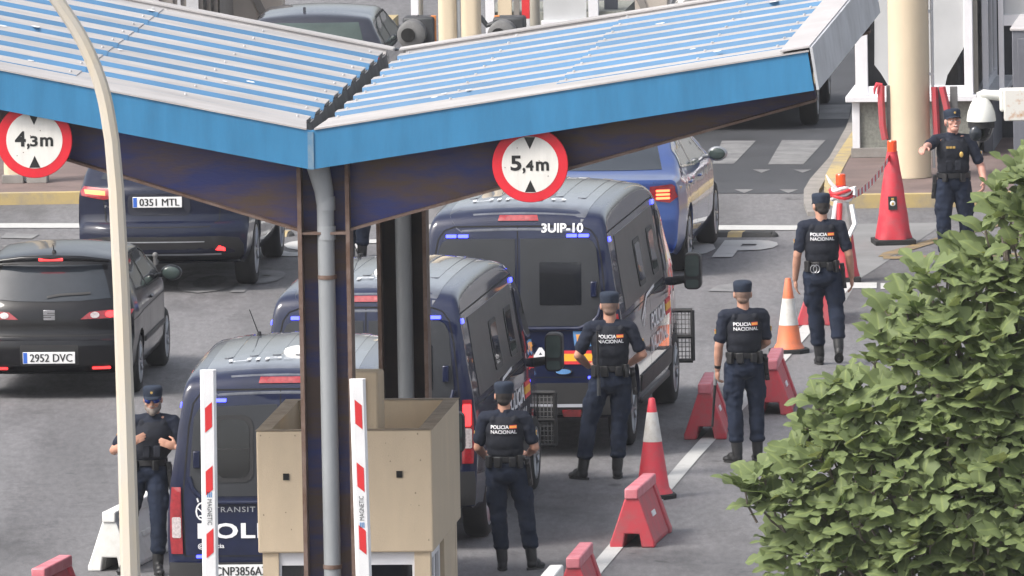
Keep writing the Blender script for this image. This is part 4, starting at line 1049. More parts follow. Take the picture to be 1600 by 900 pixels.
for x0, z0, x1, z1 in ((-.09, .0, -.07, -.11), (-.07, -.11, .07, -.11), (.07, -.11, .09, .0)):
    gu.add([(tv.x+x0, .03, tv.z+z0), (tv.x+x1, .03, tv.z+z1), (tv.x+x1, GL, tv.z+z1), (tv.x+x0, GL, tv.z+z0)], [(0, 1, 2, 3)])
gu.build('gutter', M['gutter'], can, 0)
js = MB(); js.box((tv.x, -.006, (tv.z+bv_.z)/2-.004), (.045, .010, FH-.012)); js.build('corner_strip', M['corner'], can)
# columns and tapered beams
GB = .34
CW = .39
cx = lo_(hit(509, 400, FO+gd_*GB, gd_)).x
def column(g, steel):
    top = bv_.z+.12
    c = MB()
    for s in (-1, 1): c.box((cx+s*(CW/2-.015), g, top/2), (.03, .26, top), m=M['rust'])
    c.box((cx, g+.05, top/2), (CW-.06, .02, top), m=steel)
    for z in (bv_.z-.50, .6): c.box((cx, g-.02, z), (CW-.06, .20, .018), m=M['rust'])
    c.box((cx, g, .012), (.6, .5, .024), m=M['rust'])
    co = c.build('column', None, can, 0)
    p = MB(); p.tube([(cx-.045, g-.12, top-.02), (cx-.035, g-.10, top-.12), (cx+.002, g-.07, top-.30), (cx+.01, g-.06, top-.42), (cx+.015, g-.06, 1.0), (cx+.015, g-.06, .15)], [.095, .085, .072, .064, .064, .064], 20)
    for z in (top-.40, top-.62, 2.2): p.cyl((cx+.015, g-.06, z-.05), (cx+.015, g-.06, z+.05), .070, .070, 20)
    po = p.build('downpipe', M['pvc'], co, 40)
    k = MB()
    for z in (top-.95, 2.95, 1.2): k.cyl((cx+.015, g-.06, z-.015), (cx+.015, g-.06, z+.015), .072, .072, 20)
    k.split('pipe_clip', M['rust'], po, 40)
column(GB, M['steel']); column(GL-.48, M['dark_steel'])
def beam(s, pts, Lw, sl, g, steel):
    top_v = []
    x0 = cx+s*(CW/2); pt = ptR if s > 0 else ptL
    zt0 = bv_.z+.14
    tip_u = Lw-.02; a = pt(tip_u, g, -.06); b = pt(tip_u, g, -FH-.085)
    q = [Vector((x0, g, zt0)), Vector((a.x, g, a.z)), Vector((b.x, g, b.z)), Vector((x0, g, bv_.z-pts))]
    mb = MB(); t = Vector((0, .01, 0))
    mb.add([v-t for v in q]+[v+t for v in q], [(0, 1, 2, 3), (7, 6, 5, 4), (0, 4, 5, 1), (1, 5, 6, 2), (2, 6, 7, 3), (3, 7, 4, 0)], steel)
    d = (q[3]-q[2]); n = Vector((0, 0, 1)); w2 = Vector((0, .10, 0)); h = Vector((0, 0, .02))
    f = [q[2]-w2, q[2]+w2, q[3]+w2, q[3]-w2]; mb.add([v-h for v in f]+f, [(0, 1, 2, 3), (7, 6, 5, 4), (0, 4, 5, 1), (1, 5, 6, 2), (2, 6, 7, 3), (3, 7, 4, 0)], M['rust'])
    mb.build('tapered_beam', None, can, 0)
BD = bv_.z - lo_(hit(552, 355, FO+gd_*GB, gd_)).z
beam(1, BD, LR, sR, GB, M['steel']); beam(-1, BD, LL, sL, GB, M['steel'])
beam(1, BD, LR, sR, GL-.48, M['brown_steel']); beam(-1, BD, LL, sL, GL-.48, M['brown_steel'])

def height_sign(px, py, big, small, label):
    c = hit(px, py, FO+gd_*.09, gd_); r = .283
    t = empty('height_limit_sign', c, -BETA, label, 'traffic sign', 'round height limit signs under the canopy edge')
    rot = Matrix.Rotation(R(90), 3, 'X')
    d = MB(); d.lathe([(0, -.012), (r-.004, -.012), (r, -.008), (r, .008), (r-.004, .012), (0, .012)], 56, rot=rot); do = d.build('sign_plate', M['sign_red'], t, 30)
    w_ = MB(); w_.lathe([(0, .0125), (r*.745, .0125), (r*.745, .0145), (0, .0145)], 48, rot=rot); w_.build('white_face', M['sign_white'], t, 30)
    k = MB(); o = Vector((0, -.0145, 0)); ex = Vector((1, 0, 0)); ez = Vector((0, 0, 1))
    def tx(s, wd, ht, x, z): text_solid(k, fit_text(s, wd, ht, .03), (x, -.0145, z), (1, 0, 0), (0, 0, 1), .001)
    tx(big, .082, .115, -.105, .012); tx(',', .022, .045, -.046, -.045); tx(small, .058, .080, -.003, -.006); tx('m', .098, .070, .092, -.011)
    for s in (1, -1):
        k2 = MB(); k2.add([(-.042, -.0160, s*.205), (.042, -.0160, s*.205), (0, -.0160, s*.115)], [(0, 1, 2) if s < 0 else (0, 2, 1)]); k2.build('arrow_mark', M['ink'], t, 0, fix=False)
    k.build('characters', M['ink'], t, 0, fix=False)
    br = MB(); br.box((0, .05, .12), (.04, .09, .5)); br.build('bracket', M['brown_steel'], t)
    # a few rust specks
    sp = MB(); q = random.Random(big)
    for _ in range(4):
        a = q.uniform(0, 6.28); u = q.uniform(.04, .19); sp.cyl((u*math.cos(a), -.0140, u*math.sin(a)), (u*math.cos(a), -.0165, u*math.sin(a)), .004, .004, 8)
    sp.split('screw', M['rust'], t)
height_sign(828.5, 257, '5', '4', 'round height limit sign reading 5,4 m'); height_sign(54, 219, '4', '3', 'round height limit sign reading 4,3 m')

# ------------------------------------------------------------------ toll kiosk with roof parapet
KO = P(400, 674, 124.0); KB = P(673, 668, 124.0-.12)
kq = hit(674, 668, KO, gd_); KW = (kq-KO).dot(ad_); KZ = KO.z; PHt = .93; KD = 2.25
ki = empty('toll_kiosk', (KO.x, KO.y, 0), -BETA, 'small beige toll kiosk with high roof parapet behind the front column', 'kiosk')
pz = KZ-PHt
pr = MB(); th = .10
def ringbox(mb, w0, d0, z0, w1, z1, m):
    """hollow parapet"""
    o = [(0, 0), (KW, 0), (KW, KD), (0, KD)]; i_ = [(th, th), (KW-th, th), (KW-th, KD-th), (th, KD-th)]
    vs = [(x, y, z0) for x, y in o]+[(x, y, z1) for x, y in o]+[(x, y, z1) for x, y in i_]+[(x, y, z0) for x, y in i_]
    fs = []
    for k in range(3):
        for j in range(4): fs.append((k*4+j, k*4+(j+1) % 4, (k+1)*4+(j+1) % 4, (k+1)*4+j))
    for j in range(4): fs.append((12+j, 12+(j+1) % 4, (j+1) % 4, j))
    mb.add(vs, fs, m)
ringbox(pr, 0, 0, pz, 0, KZ, M['kiosk']); pr.build('parapet', None, ki, 0, .012)
cp = MB(); o = [(-.006, -.006), (KW+.006, -.006), (KW+.006, KD+.006), (-.006, KD+.006)]; i_ = [(th+.006, th+.006), (KW-th-.006, th+.006), (KW-th-.006, KD-th-.006), (th+.006, KD-th-.006)]
cp.add([(x, y, KZ+.003) for x, y in o]+[(x, y, KZ+.003) for x, y in i_], [(j, (j+1) % 4, 4+(j+1) % 4, 4+j) for j in range(4)]); cp.build('parapet_top', M['grime'], ki, 0)
rf = MB(); rf.box((KW/2, KD/2, pz+.06), (KW-2*th-.004, KD-2*th-.004, .12)); rf.build('flat_roof', M['grime'], ki)
for px_, py_ in ((447, 745), (624, 741)):
    w_ = hit(px_, py_, KO, gd_)-Vector((KO.x, KO.y, 0)); dh = MB(); x_ = w_.dot(ad_)
    dh.box((x_, -.004, w_.z), (.045, .012, .05)); dh.build('drain_hole', M['gap'], ki)
wl = MB()
for x, y in ((.09, .09), (KW-.09, .09), (.09, KD-.09), (KW-.09, KD-.09)): wl.box((x, y, pz/2), (.12, .12, pz-.004))
wl.box((KW/2, .09, .45), (KW-.18, .10, .9)); wl.box((KW-.09, KD/2, .45), (.10, KD-.18, .9)); wl.box((.09, KD/2, .45), (.10, KD-.18, .9)); wl.box((KW/2, KD-.09, .45), (KW-.18, .10, .9)); wl.box((KW-.08, KD*.72, pz/2), (.10, KD*.4, pz-.006))
wl.build('wall', M['kiosk'], ki)
for (c, d, ax) in (((KW/2, .09, (pz+.9)/2), (KW-.18, .05, pz-.9), 0), ((.09, KD/2, (pz+.9)/2), (.05, KD-.18, pz-.9), 1), ((KW-.09, KD*.3, (pz+.9)/2), (.05, KD*.4, pz-.9), 1), ((KW/2, KD-.09, (pz+.9)/2), (KW-.18, .05, pz-.9), 0)):
    f = MB(); hx = d[0]/2; hy = d[1]/2; hz = d[2]/2-.004
    u = Vector((1, 0, 0)) if ax == 0 else Vector((0, 1, 0)); n = Vector((0, 1, 0)) if ax == 0 else Vector((1, 0, 0)); hw_ = hx if ax == 0 else hy; C_ = Vector(c)
    for a, b, sx, sz in ((0, hz-.05, 2*hw_, .10), (0, -hz+.04, 2*hw_, .08), (-hw_+.04, 0, .08, 2*hz-.18), (hw_-.04, 0, .08, 2*hz-.18), (0, 0, .07, 2*hz-.18)):
        cc = C_+u*a+Z*b; f.box(cc, (sx, .06, sz) if ax == 0 else (.06, sx, sz))
    fo = f.build('window_frame', M['win_frame'], ki, bevel=.004)
    gl = MB(); gl.box(C_, (2*hw_-.1, .012, 2*hz-.12) if ax == 0 else (.012, 2*hw_-.1, 2*hz-.12)); gl.build('pane', M['glass'], fo)
bs_ = MB(); bs_.box((KW/2, KD/2, .06), (KW+1.0, KD+3.6, .12)); 
ib = empty('kiosk_island', (0, 0, 0)); bpy.data.objects.remove(ib)
bo = bs_.build('pavement', M['kerb_grey'], None, 30, .03); bo.location = (KO.x, KO.y, -.004); bo.rotation_euler = (0, 0, -BETA); tag(bo, kind='structure')
pk_ = MB(); qq = random.Random(5)
for _ in range(26):
    x_ = qq.uniform(.03, KW-.03); z_ = qq.uniform(pz+.05, KZ-.02) if qq.random() < .6 else KZ-abs(qq.gauss(0, .05))-.01; s_ = qq.uniform(.003, .008); pk_.add([(x_-s_, -.003, z_), (x_, -.003, z_-s_), (x_+s_*.8, -.003, z_), (x_, -.003, z_+s_*1.3)], [(0, 1, 2, 3)])
pk_.build('chipped_spots', M['grime'], ki, 0); tag(bpy.data.objects['chipped_spots'], kind='stuff')
# air conditioner on the kiosk roof
aw = P(536, 610, 125.0); aq = aw-Vector((KO.x, KO.y, 0))
ac = empty('air_conditioner', tuple(Vector((KO.x, KO.y, pz+.121))+ad_*aq.dot(ad_)+gd_*1.05), -BETA-R(6), 'beige air conditioning unit on the kiosk roof behind the parapet', 'air conditioner')
b_ = MB(); b_.box((0, 0, .60), (.60, .24, 1.12)); b_.build('casing', M['kiosk'], ac, bevel=.02)
gr = MB()
gr.box((-.04, -.123, .62), (.46, .006, .95), m=M['gap'])
for i in range(11): gr.box((-.04, -.130, .18+.088*i), (.48, .012, .012), m=M['kiosk'])
for i in range(8): gr.box((-.27+.066*i, -.130, .62), (.012, .012, .95), m=M['kiosk'])
gr.build('fan_grille', None, ac, 0)
ft = MB(); ft.box((-.22, 0, .02), (.06, .34, .04)); ft.box((.22, 0, .02), (.06, .34, .04)); ft.split('foot', M['rust'], ac)

# ------------------------------------------------------------------ lamp post
LY = 118.0
path = [(-300, -150), (-160, -148), (-40, -120), (30, -75), (62, -40), (96, 10), (124, 52), (148, 103), (164, 152), (175, 220), (182, 300), (190, 460), (197, 660), (204, 900)]
pp = [P(x, y, LY) for x, y in path]; last = pp[-1]; pp.append(Vector((last.x+.06, LY, .02)))
rs = [.05, .052, .055, .058, .060, .062, .064, .066, .068, .070, .072, .076, .080, .085, .10]
lpst = empty('lamp_post', (pp[-1].x, LY, 0), 0, 'cream painted street lamp post curving over to the left', 'street lamp')
def loc(v): return Vector(v)-Vector((pp[-1].x, LY, 0))
sm = chaikin([loc(v) for v in pp[:10]], 2)
full = sm+[loc(v) for v in pp[10:]]
def rad(v):
    z = v.z; return .05+.05*max(0, (7.5-z)/7.5)*.78 if z < 7.4 else .05
pm_ = MB(); pm_.tube(full, [rad(v) for v in full], 8); pm_.build('pole', M['post_cream'], lpst, 20)
bp_ = MB(); bp_.box((0, 0, .015), (.4, .4, .03)); bp_.build('base_plate', M['galv'], lpst, bevel=.005)
hd = MB(); h0 = loc(pp[0]); hd.ell(h0+Vector((-.25, 0, 0)), (.36, .13, .09)); hd.build('lamp_head', M['galv'], lpst, 50)

# ------------------------------------------------------------------ raised barrier booms
def boom(px_top, py_top, px_b, Y, lean, label, marks, txt, read_up):
    top = P(px_top, py_top, Y); bot = P(px_b, 900, Y); d = (top-bot).normalized(); base = bot-d*((bot.z-.95)/d.z)
    t = empty('barrier_gate', (base.x, base.y, 0), 0, label, 'barrier', 'raised white barrier booms in front of the kiosk')
    off = Vector((base.x, base.y, 0)); w_ = .118; ex = Vector((d.z, 0, -d.x)).normalized(); ey = Vector((0, 1, 0))
    b = MB(); a0 = base-off; a1 = top-off
    pf = [(-w_/2, -.02), (-w_/2+.02, -.04), (w_/2-.02, -.04), (w_/2, -.02), (w_/2, .02), (w_/2-.02, .04), (-w_/2+.02, .04), (-w_/2, .02)]
    n = 8; vs = [a0+ex*x+ey*y for x, y in pf]+[a1+ex*x+ey*y for x, y in pf]
    b.add(vs, [(i, (i+1) % n, n+(i+1) % n, n+i) for i in range(n)]+[tuple(range(n)), tuple(range(n, 2*n))]); bo_ = b.build('boom', M['white_paint'], t, 0)
    mk = MB(); dn = d
    for y0, y1 in marks:
        p0 = (P(0, y0, Y).z-base.z)/d.z; p1 = (P(0, y1, Y).z-base.z)/d.z; q = (p0-p1)*.2*lean
        hw = .026
        pts = [(-hw, p0-q if q > 0 else p0), (hw, p0 if q > 0 else p0+q), (hw, p1+q if q > 0 else p1), (-hw, p1 if q > 0 else p1-q)]
        mk.add([a0+ex*x+d*v-ey*.0425 for x, v in pts], [(0, 1, 2, 3)])
    mk.split('red_marking', M['boom_red'], bo_, 0)
    y0, y1 = txt; l0 = (P(0, y0, Y).z-base.z)/d.z; l1 = (P(0, y1, Y).z-base.z)/d.z; mid = a0+d*(l0+l1)/2-ey*.0425; ln = l0-l1
    lt = MB(); e1, e2 = (d, -ex) if read_up else (-d, ex)
    v, f = fit_text('MAGNETIC', ln, .034, .0); lt.add([mid+e1*x+e2*y for x, y in v], f); lt.build('lettering', M['dark_machine'], bo_, 0)
    lg = MB(); c = mid-e1*(ln/2+.035)
    for k in (-.013, 0, .013): lg.add([c+e1*(-.02)+e2*(k-.004), c+e1*.02+e2*(k-.004), c+e1*.02+e2*(k+.004), c+e1*(-.02)+e2*(k+.004)], [(0, 1, 2, 3)])
    lg.build('blue_logo', M['crest_blue'], bo_, 0)
    hs_ = MB(); hs_.box((0, .19, .53), (.34, .28, 1.06)); hs_.box((0, .19, 1.08), (.38, .32, .05)); ho = hs_.build('drive_cabinet', M['grey_light'], t, bevel=.015)
    hb = MB(); hb.cyl((0, .03, .95), (0, -.06, .95), .09, .09, 20); hb.build('boom_clamp', M['dark_machine'], t, 40)
boom(325, 578, 329, 120.5, 1, 'raised white barrier boom in front of the lettered police van', [(633, 681), (732, 779), (830, 877), (930, 978)], (785, 825), False)
boom(558.5, 592, 568.5, 120.8, -1, 'raised white barrier boom standing right of the front canopy column', [(633, 680), (731, 778), (829, 876), (929, 976)], (784, 822), True)

# ------------------------------------------------------------------ far columns, booths and walls
def twin_column(pxs, base_py, top_z, label, wpx):
    t = None
    g0 = G(sum(pxs)/2, base_py); s = sc_at(g0.y); t = empty('twin_column', (g0.x, g0.y, .12), -BETA, label, 'column')
    xs = [(p-sum(pxs)/2)/s for p in pxs]
    for x, wd in zip(xs, wpx):
        c = MB(); c.prism(rrect(-wd/s/2, wd/s/2, -wd/s/2, wd/s/2, wd/s*.35, 5), (x, 0, top_z/2), (1, 0, 0), (0, 1, 0), (0, 0, 1), top_z); c.build('shaft', M['cream'], t, 30)
        k = MB(); k.box((x, 0, .05), (wd/s+.03, wd/s+.03, .1)); k.build('plinth', M['kerb_grey'], t, bevel=.01)
    p = MB(); p.cyl(((xs[0]+xs[1])/2, -.02, .02), ((xs[0]+xs[1])/2, -.02, top_z), .045, .045, 14); p.build('downpipe', M['pvc'], t, 40)
twin_column((22, 60), 302, 5.4, 'pair of cream columns with a grey pipe behind the 4,3 m sign', (30, 28))
twin_column((705, 741), 305, 5.4, 'pair of cream columns with a grey pipe beyond the canopy gutter', (30, 31))
g0 = G(1423, 297); bc = empty('round_column', (g0.x, g0.y, .15), 0, 'thick round cream column on the right kerb island', 'column')
c_ = MB(); c_.lathe([(.236, 0), (.233, .1), (.228, .6), (.228, 5.2), (0, 5.2)], 40); c_.build('shaft', M['cream'], bc, 30)
c_ = MB(); c_.cyl((.262, -.04, .1), (.262, -.04, 5.2), .017, .017, 10)
for z in (1.15, 1.85, 2.6): c_.box((.245, -.04, z), (.07, .03, .03))
c_.build('conduit', M['galv'], bc, 40)
# booth behind the round column
b0 = G(1335, 266); BB = empty('control_booth', (b0.x, b0.y, .15), -BETA, 'white framed control booth with green grey base behind the round column', 'booth')
bw = 1.36; bd = 1.9
def bl(px, py, g=0.0):
    v = hit(px, py, Vector((b0.x, b0.y, .15))+gd_*g, gd_)-Vector((b0.x, b0.y, .15)); return v.dot(ad_), v.z
zs = bl(1340, 158)[1]
m_ = MB(); m_.box((bw/2, bd/2, zs/2), (bw, bd, zs), m=M['stucco']); m_.build('base_wall', None, BB)
m_ = MB(); m_.box((.03, -.004, zs/2+.03), (.085, .09, zs-.07), m=M['win_frame']); m_.box((bw/2, -.012, .05), (bw+.06, .08, .11), m=M['kerb_grey']); m_.build('corner_trim', None, BB, bevel=.005)
m_ = MB(); m_.box((bw/2-.02, bd/2-.05, zs+.03), (bw+.12, bd+.16, .065)); m_.build('sill', M['win_frame'], BB, bevel=.006)
wh = 1.55
fr = MB()
for x in (.10, bw-.05): fr.box((x, .04, zs+.065+wh/2), (.14 if x < .5 else .10, .10, wh))
fr.box((bw/2, .04, zs+.065+.05), (bw-.02, .085, .10)); fr.box((bw/2, .04, zs+.065+wh), (bw, .1, .12)); fo = fr.build('window_frame', M['win_frame'], BB, bevel=.006)
m_ = MB(); m_.box((bw/2, .05, zs+.07+wh/2), (bw-.12, .01, wh-.1)); m_.build('pane', M['glass'], fo)
bd_ = MB(); x0 = bl(1368, 60)[0]; x1 = bl(1508, 60)[0]
def bp2(px, py): a = bl(px, py); return (a[0], a[1])
pol = [bp2(1366, 102), bp2(1376, 115), bp2(1388, 135), bp2(1390, 142), bp2(1475, 140), bp2(1480, 118), bp2(1492, 98), bp2(1507, 72), bp2(1507, -40), bp2(1366, -40)]
bd_.prism(pol, (0, .040, 0), (1, 0, 0), (0, 0, 1), (0, 1, 0), .006); bd_.build('roller_blind', M['blind'], fo, 0)
m_ = MB(); m_.box((bw/2, bd/2+.1, zs+.07+wh+.08), (bw+.1, bd+.1, .1)); m_.build('roof', M['grey_light'], BB)
m_ = MB()
for s_ in (0, 1): m_.box((.03 if s_ == 0 else bw-.03, bd/2+.1, zs+.06+wh/2), (.03, bd-.1, wh))
m_.box((bw/2, bd-.03, zs+.06+wh/2), (bw-.08, .03, wh)); m_.build('rear_wall', M['grey_light'], BB)
# posts and side window to the right of it
p0 = G(1524, 262); gp_ = empty('grey_post', (p0.x, p0.y, .15), 0, 'slim grey green post between the booth and the side window', 'post')
m_ = MB(); m_.box((0, 0, 2.4), (.095, .095, 4.8)); m_.build('shaft', M['conc_col'], gp_, bevel=.01); m_ = MB(); m_.box((0, 0, .02), (.16, .16, .04)); m_.build('foot', M['galv'], gp_)
s0 = G(1545, 258); sw = empty('side_booth', (s0.x, s0.y, .15), -BETA, 'grey booth with a projecting sill and open dark doorway at the right edge', 'booth')
def sl_(px, py):
    v = hit(px, py, Vector((s0.x, s0.y, .15)), gd_)-Vector((s0.x, s0.y, .15)); return v.dot(ad_), v.z
z1 = sl_(1550, 148)[1]
m_ = MB(); m_.box((0, .9, z1/2), (.10, 1.8, z1), m=M['grey_panel']); m_.box((.5, 1.8, z1/2+.9), (1.1, .06, z1+1.8), m=M['dark_in']); m_.build('wall', None, sw)
m_ = MB(); m_.box((.06, .9, z1+.035), (.30, 2.2, .07)); m_.build('sill', M['galv'], sw, bevel=.006)
m_ = MB()
for y in (.0, .75, 1.6): m_.box((-.02, y, z1+.9), (.07, .07, 1.7))
m_.box((-.02, .8, z1+.12), (.06, 1.6, .09)); m_.box((.16, .02, z1+1.0), (.06, .06, 1.9)); fo = m_.build('window_frame', M['win_frame'], sw, bevel=.004)
m_ = MB(); m_.box((-.02, .8, z1+.9), (.01, 1.5, 1.5)); m_.build('pane', M['grey_glass'], fo)
m_ = MB(); zt = sl_(1570, 32)[1]; m_.box((.42, .05, zt), (.5, .07, .12), m=M['win_frame']); m_.box((.72, .05, zt+.3), (.10, .07, 1.0), m=M['win_frame']); m_.box((.42, .07, zt+.4), (.46, .02, .7), m=M['blind']); m_.build('door_head', None, sw)
# grey cabinet at the right edge
c0 = P(1581, 46, 178.0); cz = c0.z
cb_ = empty('metal_cabinet', (c0.x, 178.0, 0), -BETA, 'tall dark grey metal cabinet with a pale top at the right edge', 'cabinet')
m_ = MB(); m_.box((.6, .9, cz/2), (1.2, 1.8, cz-.02)); m_.build('housing', M['grey_panel'], cb_, bevel=.008); m_ = MB(); m_.box((.6, .9, cz), (1.24, 1.84, .03)); m_.build('top', M['grey_light'], cb_, bevel=.006)
m_ = MB(); m_.box((.6, -.008, cz/2), (1.08, .012, cz-.2)); m_.build('door', M['grey_panel'], cb_, bevel=.004)

# red folding barriers hung beside the round column
def red_barrier(px_pts, Y, label, tail=False):
    pts = [P(x, y, Y) for x, y in px_pts]; b = pts[-1]
    t = empty('folding_barrier', (b.x, b.y, .14), 0, label, 'barrier', 'red folding barriers beside the round column'); off = Vector((b.x, b.y, .14))
    post = MB(); post.box((.055, .10, 1.05/1), (.075, .03, 2.1)) ; 
    zt = pts[0].z-.14
    post = MB(); post.box((.065, .05, zt/2), (.085, .05, zt)); post.build('post', M['grey_machine'], t, bevel=.006)
    m_ = MB()
    for a, b2 in zip(pts, pts[1:]):
        m_.tube([a-off, b2-off], [.040, .040], 6)
    m_.build('red_arm', M['barrier_red'], t, 0)
    if tail:
        m_ = MB(); p = pts[0]-off; m_.tube([p, p+Vector((-.05, -.02, .02)), p+Vector((-.075, -.02, -.03)), p+Vector((-.08, -.02, -.09))], [.03, .025, .015, .008], 8); m_.tube([p, p+Vector((-.03, -.03, .0)), p+Vector((-.045, -.03, -.09))], [.02, .015, .006], 8); m_.build('loose_strap', M['cone_red'], t, 50)
cy_ = G(1423, 297).y-.1
red_barrier([(1377, 134), (1377, 162), (1379, 196), (1383, 218)], cy_, 'red folding barrier arm with loose straps left of the round column', True)
red_barrier([(1460, 136), (1461, 158), (1463, 192), (1464, 217)], cy_, 'straight red folding barrier arm right of the round column')
red_barrier([(1472, 136), (1477, 158), (1481, 176), (1482, 196)], cy_-.15, 'leaning red folding barrier arm above the pointing officer')

# middle booth beyond the canopy
q0 = P(757, 60, 190.0); MBt = empty('far_booth', (q0.x, 190.0, 0), -BETA, 'grey booth with white framed window beyond the right canopy wing', 'booth')
def ml(px, py):
    v = hit(px, py, Vector((q0.x, 190.0, 0)), gd_)-Vector((q0.x, 190.0, 0)); return v.dot(ad_), v.z
def mbox(mb, x0, y0, x1, y1, dy, m, y=0):
    a = ml(x0, y0); b = ml(x1, y1); mb.box(((a[0]+b[0])/2, y+dy/2, (a[1]+b[1])/2), (b[0]-a[0], dy, a[1]-b[1]), m=m)
m_ = MB(); mbox(m_, 758, 20, 978, 190, 1.5, M['stucco'], .03); m_.build('base_wall', None, MBt)
m_ = MB(); mbox(m_, 846, -150, 916, 31, .02, M['blind'], .02); m_.build('roller_blind', None, MBt)
m_ = MB(); mbox(m_, 846, 32, 920, 46, .08, M['win_frame'], -.04); mbox(m_, 917, -150, 936, 46, .10, M['win_frame'], -.045); mbox(m_, 756, -150, 774, 60, .1, M['win_frame'], -.04); mbox(m_, 938, -150, 962, 30, .06, M['grey_panel'], .3); m_.build('window_frame', None, MBt, bevel=.004)
m_ = MB(); mbox(m_, 775, -150, 800, 46, .05, M['cream'], -.01); mbox(m_, 800, -150, 812, 46, .05, M['conc_shade'], -.012); m_.build('panel', None, MBt)
def boom_unit(px, Y, label1, label2, red0, postx, px0, px1):
    b = P(px, 70, Y); t = empty('barrier_machine', (b.x, Y, 0), -BETA, label1, 'barrier'); o = Vector((b.x, Y, 0)); s = sc_at(Y)
    zt = P(px, 25, Y).z; m1 = MB(); m1.box((0, 0, zt/2), (.36, .32, zt)); m1.build('housing', M['dark_machine'], t, bevel=.03)
    m2 = MB(); rot = Matrix.Rotation(R(90), 3, 'X'); m2.lathe([(.0, -.2), (.16, -.2), (.16, .20), (.13, .22), (0, .22)], 24, (-.06, -.22, zt-.18), rot); m2.build('round_cover', M['grey_machine'], t, 40)
    m2b = MB(); m2b.lathe([(.0, .0), (.08, 0), (.08, .01), (0, .01)], 24, (-.09, -.45, zt-.18), rot); m2b.build('round_lens', M['gap'], t, 40)
    m3 = MB(); a = P(postx, 24, Y-.05)-o; m3.box((a.x, -.05, a.z/2), (.06, .05, a.z)); m3.build('orange_post', M['orange_post'], t, bevel=.004)
    m4 = MB(); m4.tube([(a.x, -.02, a.z-.08), (a.x-.12, 0, a.z-.12), (a.x-.2, 0, zt)], .03, 8); m4.build('linkage', M['dark_machine'], t, 40)
    m5 = MB(); a = P(px0, 45, Y+.3)-o; m5.box((a.x, .3, a.z+.9), (.085, .05, 3.0), m=M['white_paint'])
    for r0, r1 in red0:
        z0 = P(0, r0, Y+.3).z; z1 = P(0, r1, Y+.3).z; m5.box((a.x, .3, (z0+z1)/2), (.088, .054, z0-z1), m=M['boom_red'])
    m5.build('boom', None, t, 0)
    c = P(px1[0], 45, Y+.7); wd = px1[1]/s; t2 = empty('round_post', (c.x, c.y, 0), 0, label2, 'post'); m6 = MB(); m6.cyl((0, 0, 0), (0, 0, 4.5), wd/2, wd/2, 24); m6.build('shaft', M['conc_col'], t2, 40); m6 = MB(); m6.cyl((0, 0, 0), (0, 0, .05), wd/2+.03, wd/2+.03, 24); m6.build('foot', M['kerb_grey'], t2, 40)
boom_unit(656, 187.5, 'dark barrier machine with orange post left of the twin columns', 'grey round post behind the barrier boom left of the twin columns', [(-30, 10)], 678, 645, (655, 14))
boom_unit(797, 187.5, 'dark barrier machine with orange post right of the twin columns', 'grey round post behind the barrier boom right of the twin columns', [(10, 43)], 777, 818.5, (834, 20))
# concrete walls with dark diagonal grooves in the far background
def wall(pxa, Y, poly, groove, label, extra=None):
    o = P(pxa, 40, Y); t = empty('concrete_wall', (o.x, Y, 0), -BETA, label, 'wall'); c0 = Vector((o.x, Y, 0))
    def wl_(px, py): v = hit(px, py, c0, gd_)-c0; return (v.dot(ad_), v.z)
    m1 = MB(); m1.prism([wl_(*p) for p in poly], (0, .2, 0), (1, 0, 0), (0, 0, 1), (0, 1, 0), .4); m1.build('panel', M['conc_wall'], t, 0)
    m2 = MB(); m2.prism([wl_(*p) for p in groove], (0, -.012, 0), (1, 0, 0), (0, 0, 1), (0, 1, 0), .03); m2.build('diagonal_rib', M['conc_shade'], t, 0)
wall(380, 196.5, [(346, -120), (346, 10), (352, 22), (364, 30), (372, 140), (440, 140), (440, -120)], [(390, -10), (402, -10), (428, 40), (420, 62), (410, 30)], 'pale concrete wall with a dark diagonal rib left of the dark car')
wall(1000, 196.5, [(964, -120), (964, 150), (1042, 150), (1042, -120)], [(985, -20), (998, -20), (1014, 16), (1008, 28)], 'pale concrete wall with a dark diagonal rib beside the black SUV')
lb = P(270, 40, 195.0); LBt = empty('far_booth', (lb.x, 195.0, 0), -BETA, 'grey panelled booth with dark windows above the left canopy wing', 'booth'); lo0 = Vector((lb.x, 195.0, 0))
def l2(px, py): v = hit(px, py, lo0, gd_)-lo0; return v.dot(ad_), v.z
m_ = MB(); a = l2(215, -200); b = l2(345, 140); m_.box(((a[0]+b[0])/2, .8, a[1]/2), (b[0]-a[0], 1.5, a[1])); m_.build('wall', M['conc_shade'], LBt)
m_ = MB()
for x0, x1, mm in ((226, 250, 'grey_light'), (256, 272, 'conc_shade'), (274, 284, 'galv'), (288, 312, 'galv')):
    a = l2(x0, -150); b = l2(x1, 120); m_.box(((a[0]+b[0])/2, .03, (a[1]+b[1])/2), (b[0]-a[0], .05, a[1]-b[1]), m=M[mm])
m_.build('panel', None, LBt)
for x0, x1 in ((314, 324), (326, 335), (337, 345)):
    m_ = MB(); a = l2(x0, -150); b = l2(x1, 100); m_.box(((a[0]+b[0])/2, .03, (a[1]+b[1])/2), (b[0]-a[0], .05, a[1]-b[1])); m_.build('window', M['glass'], LBt)

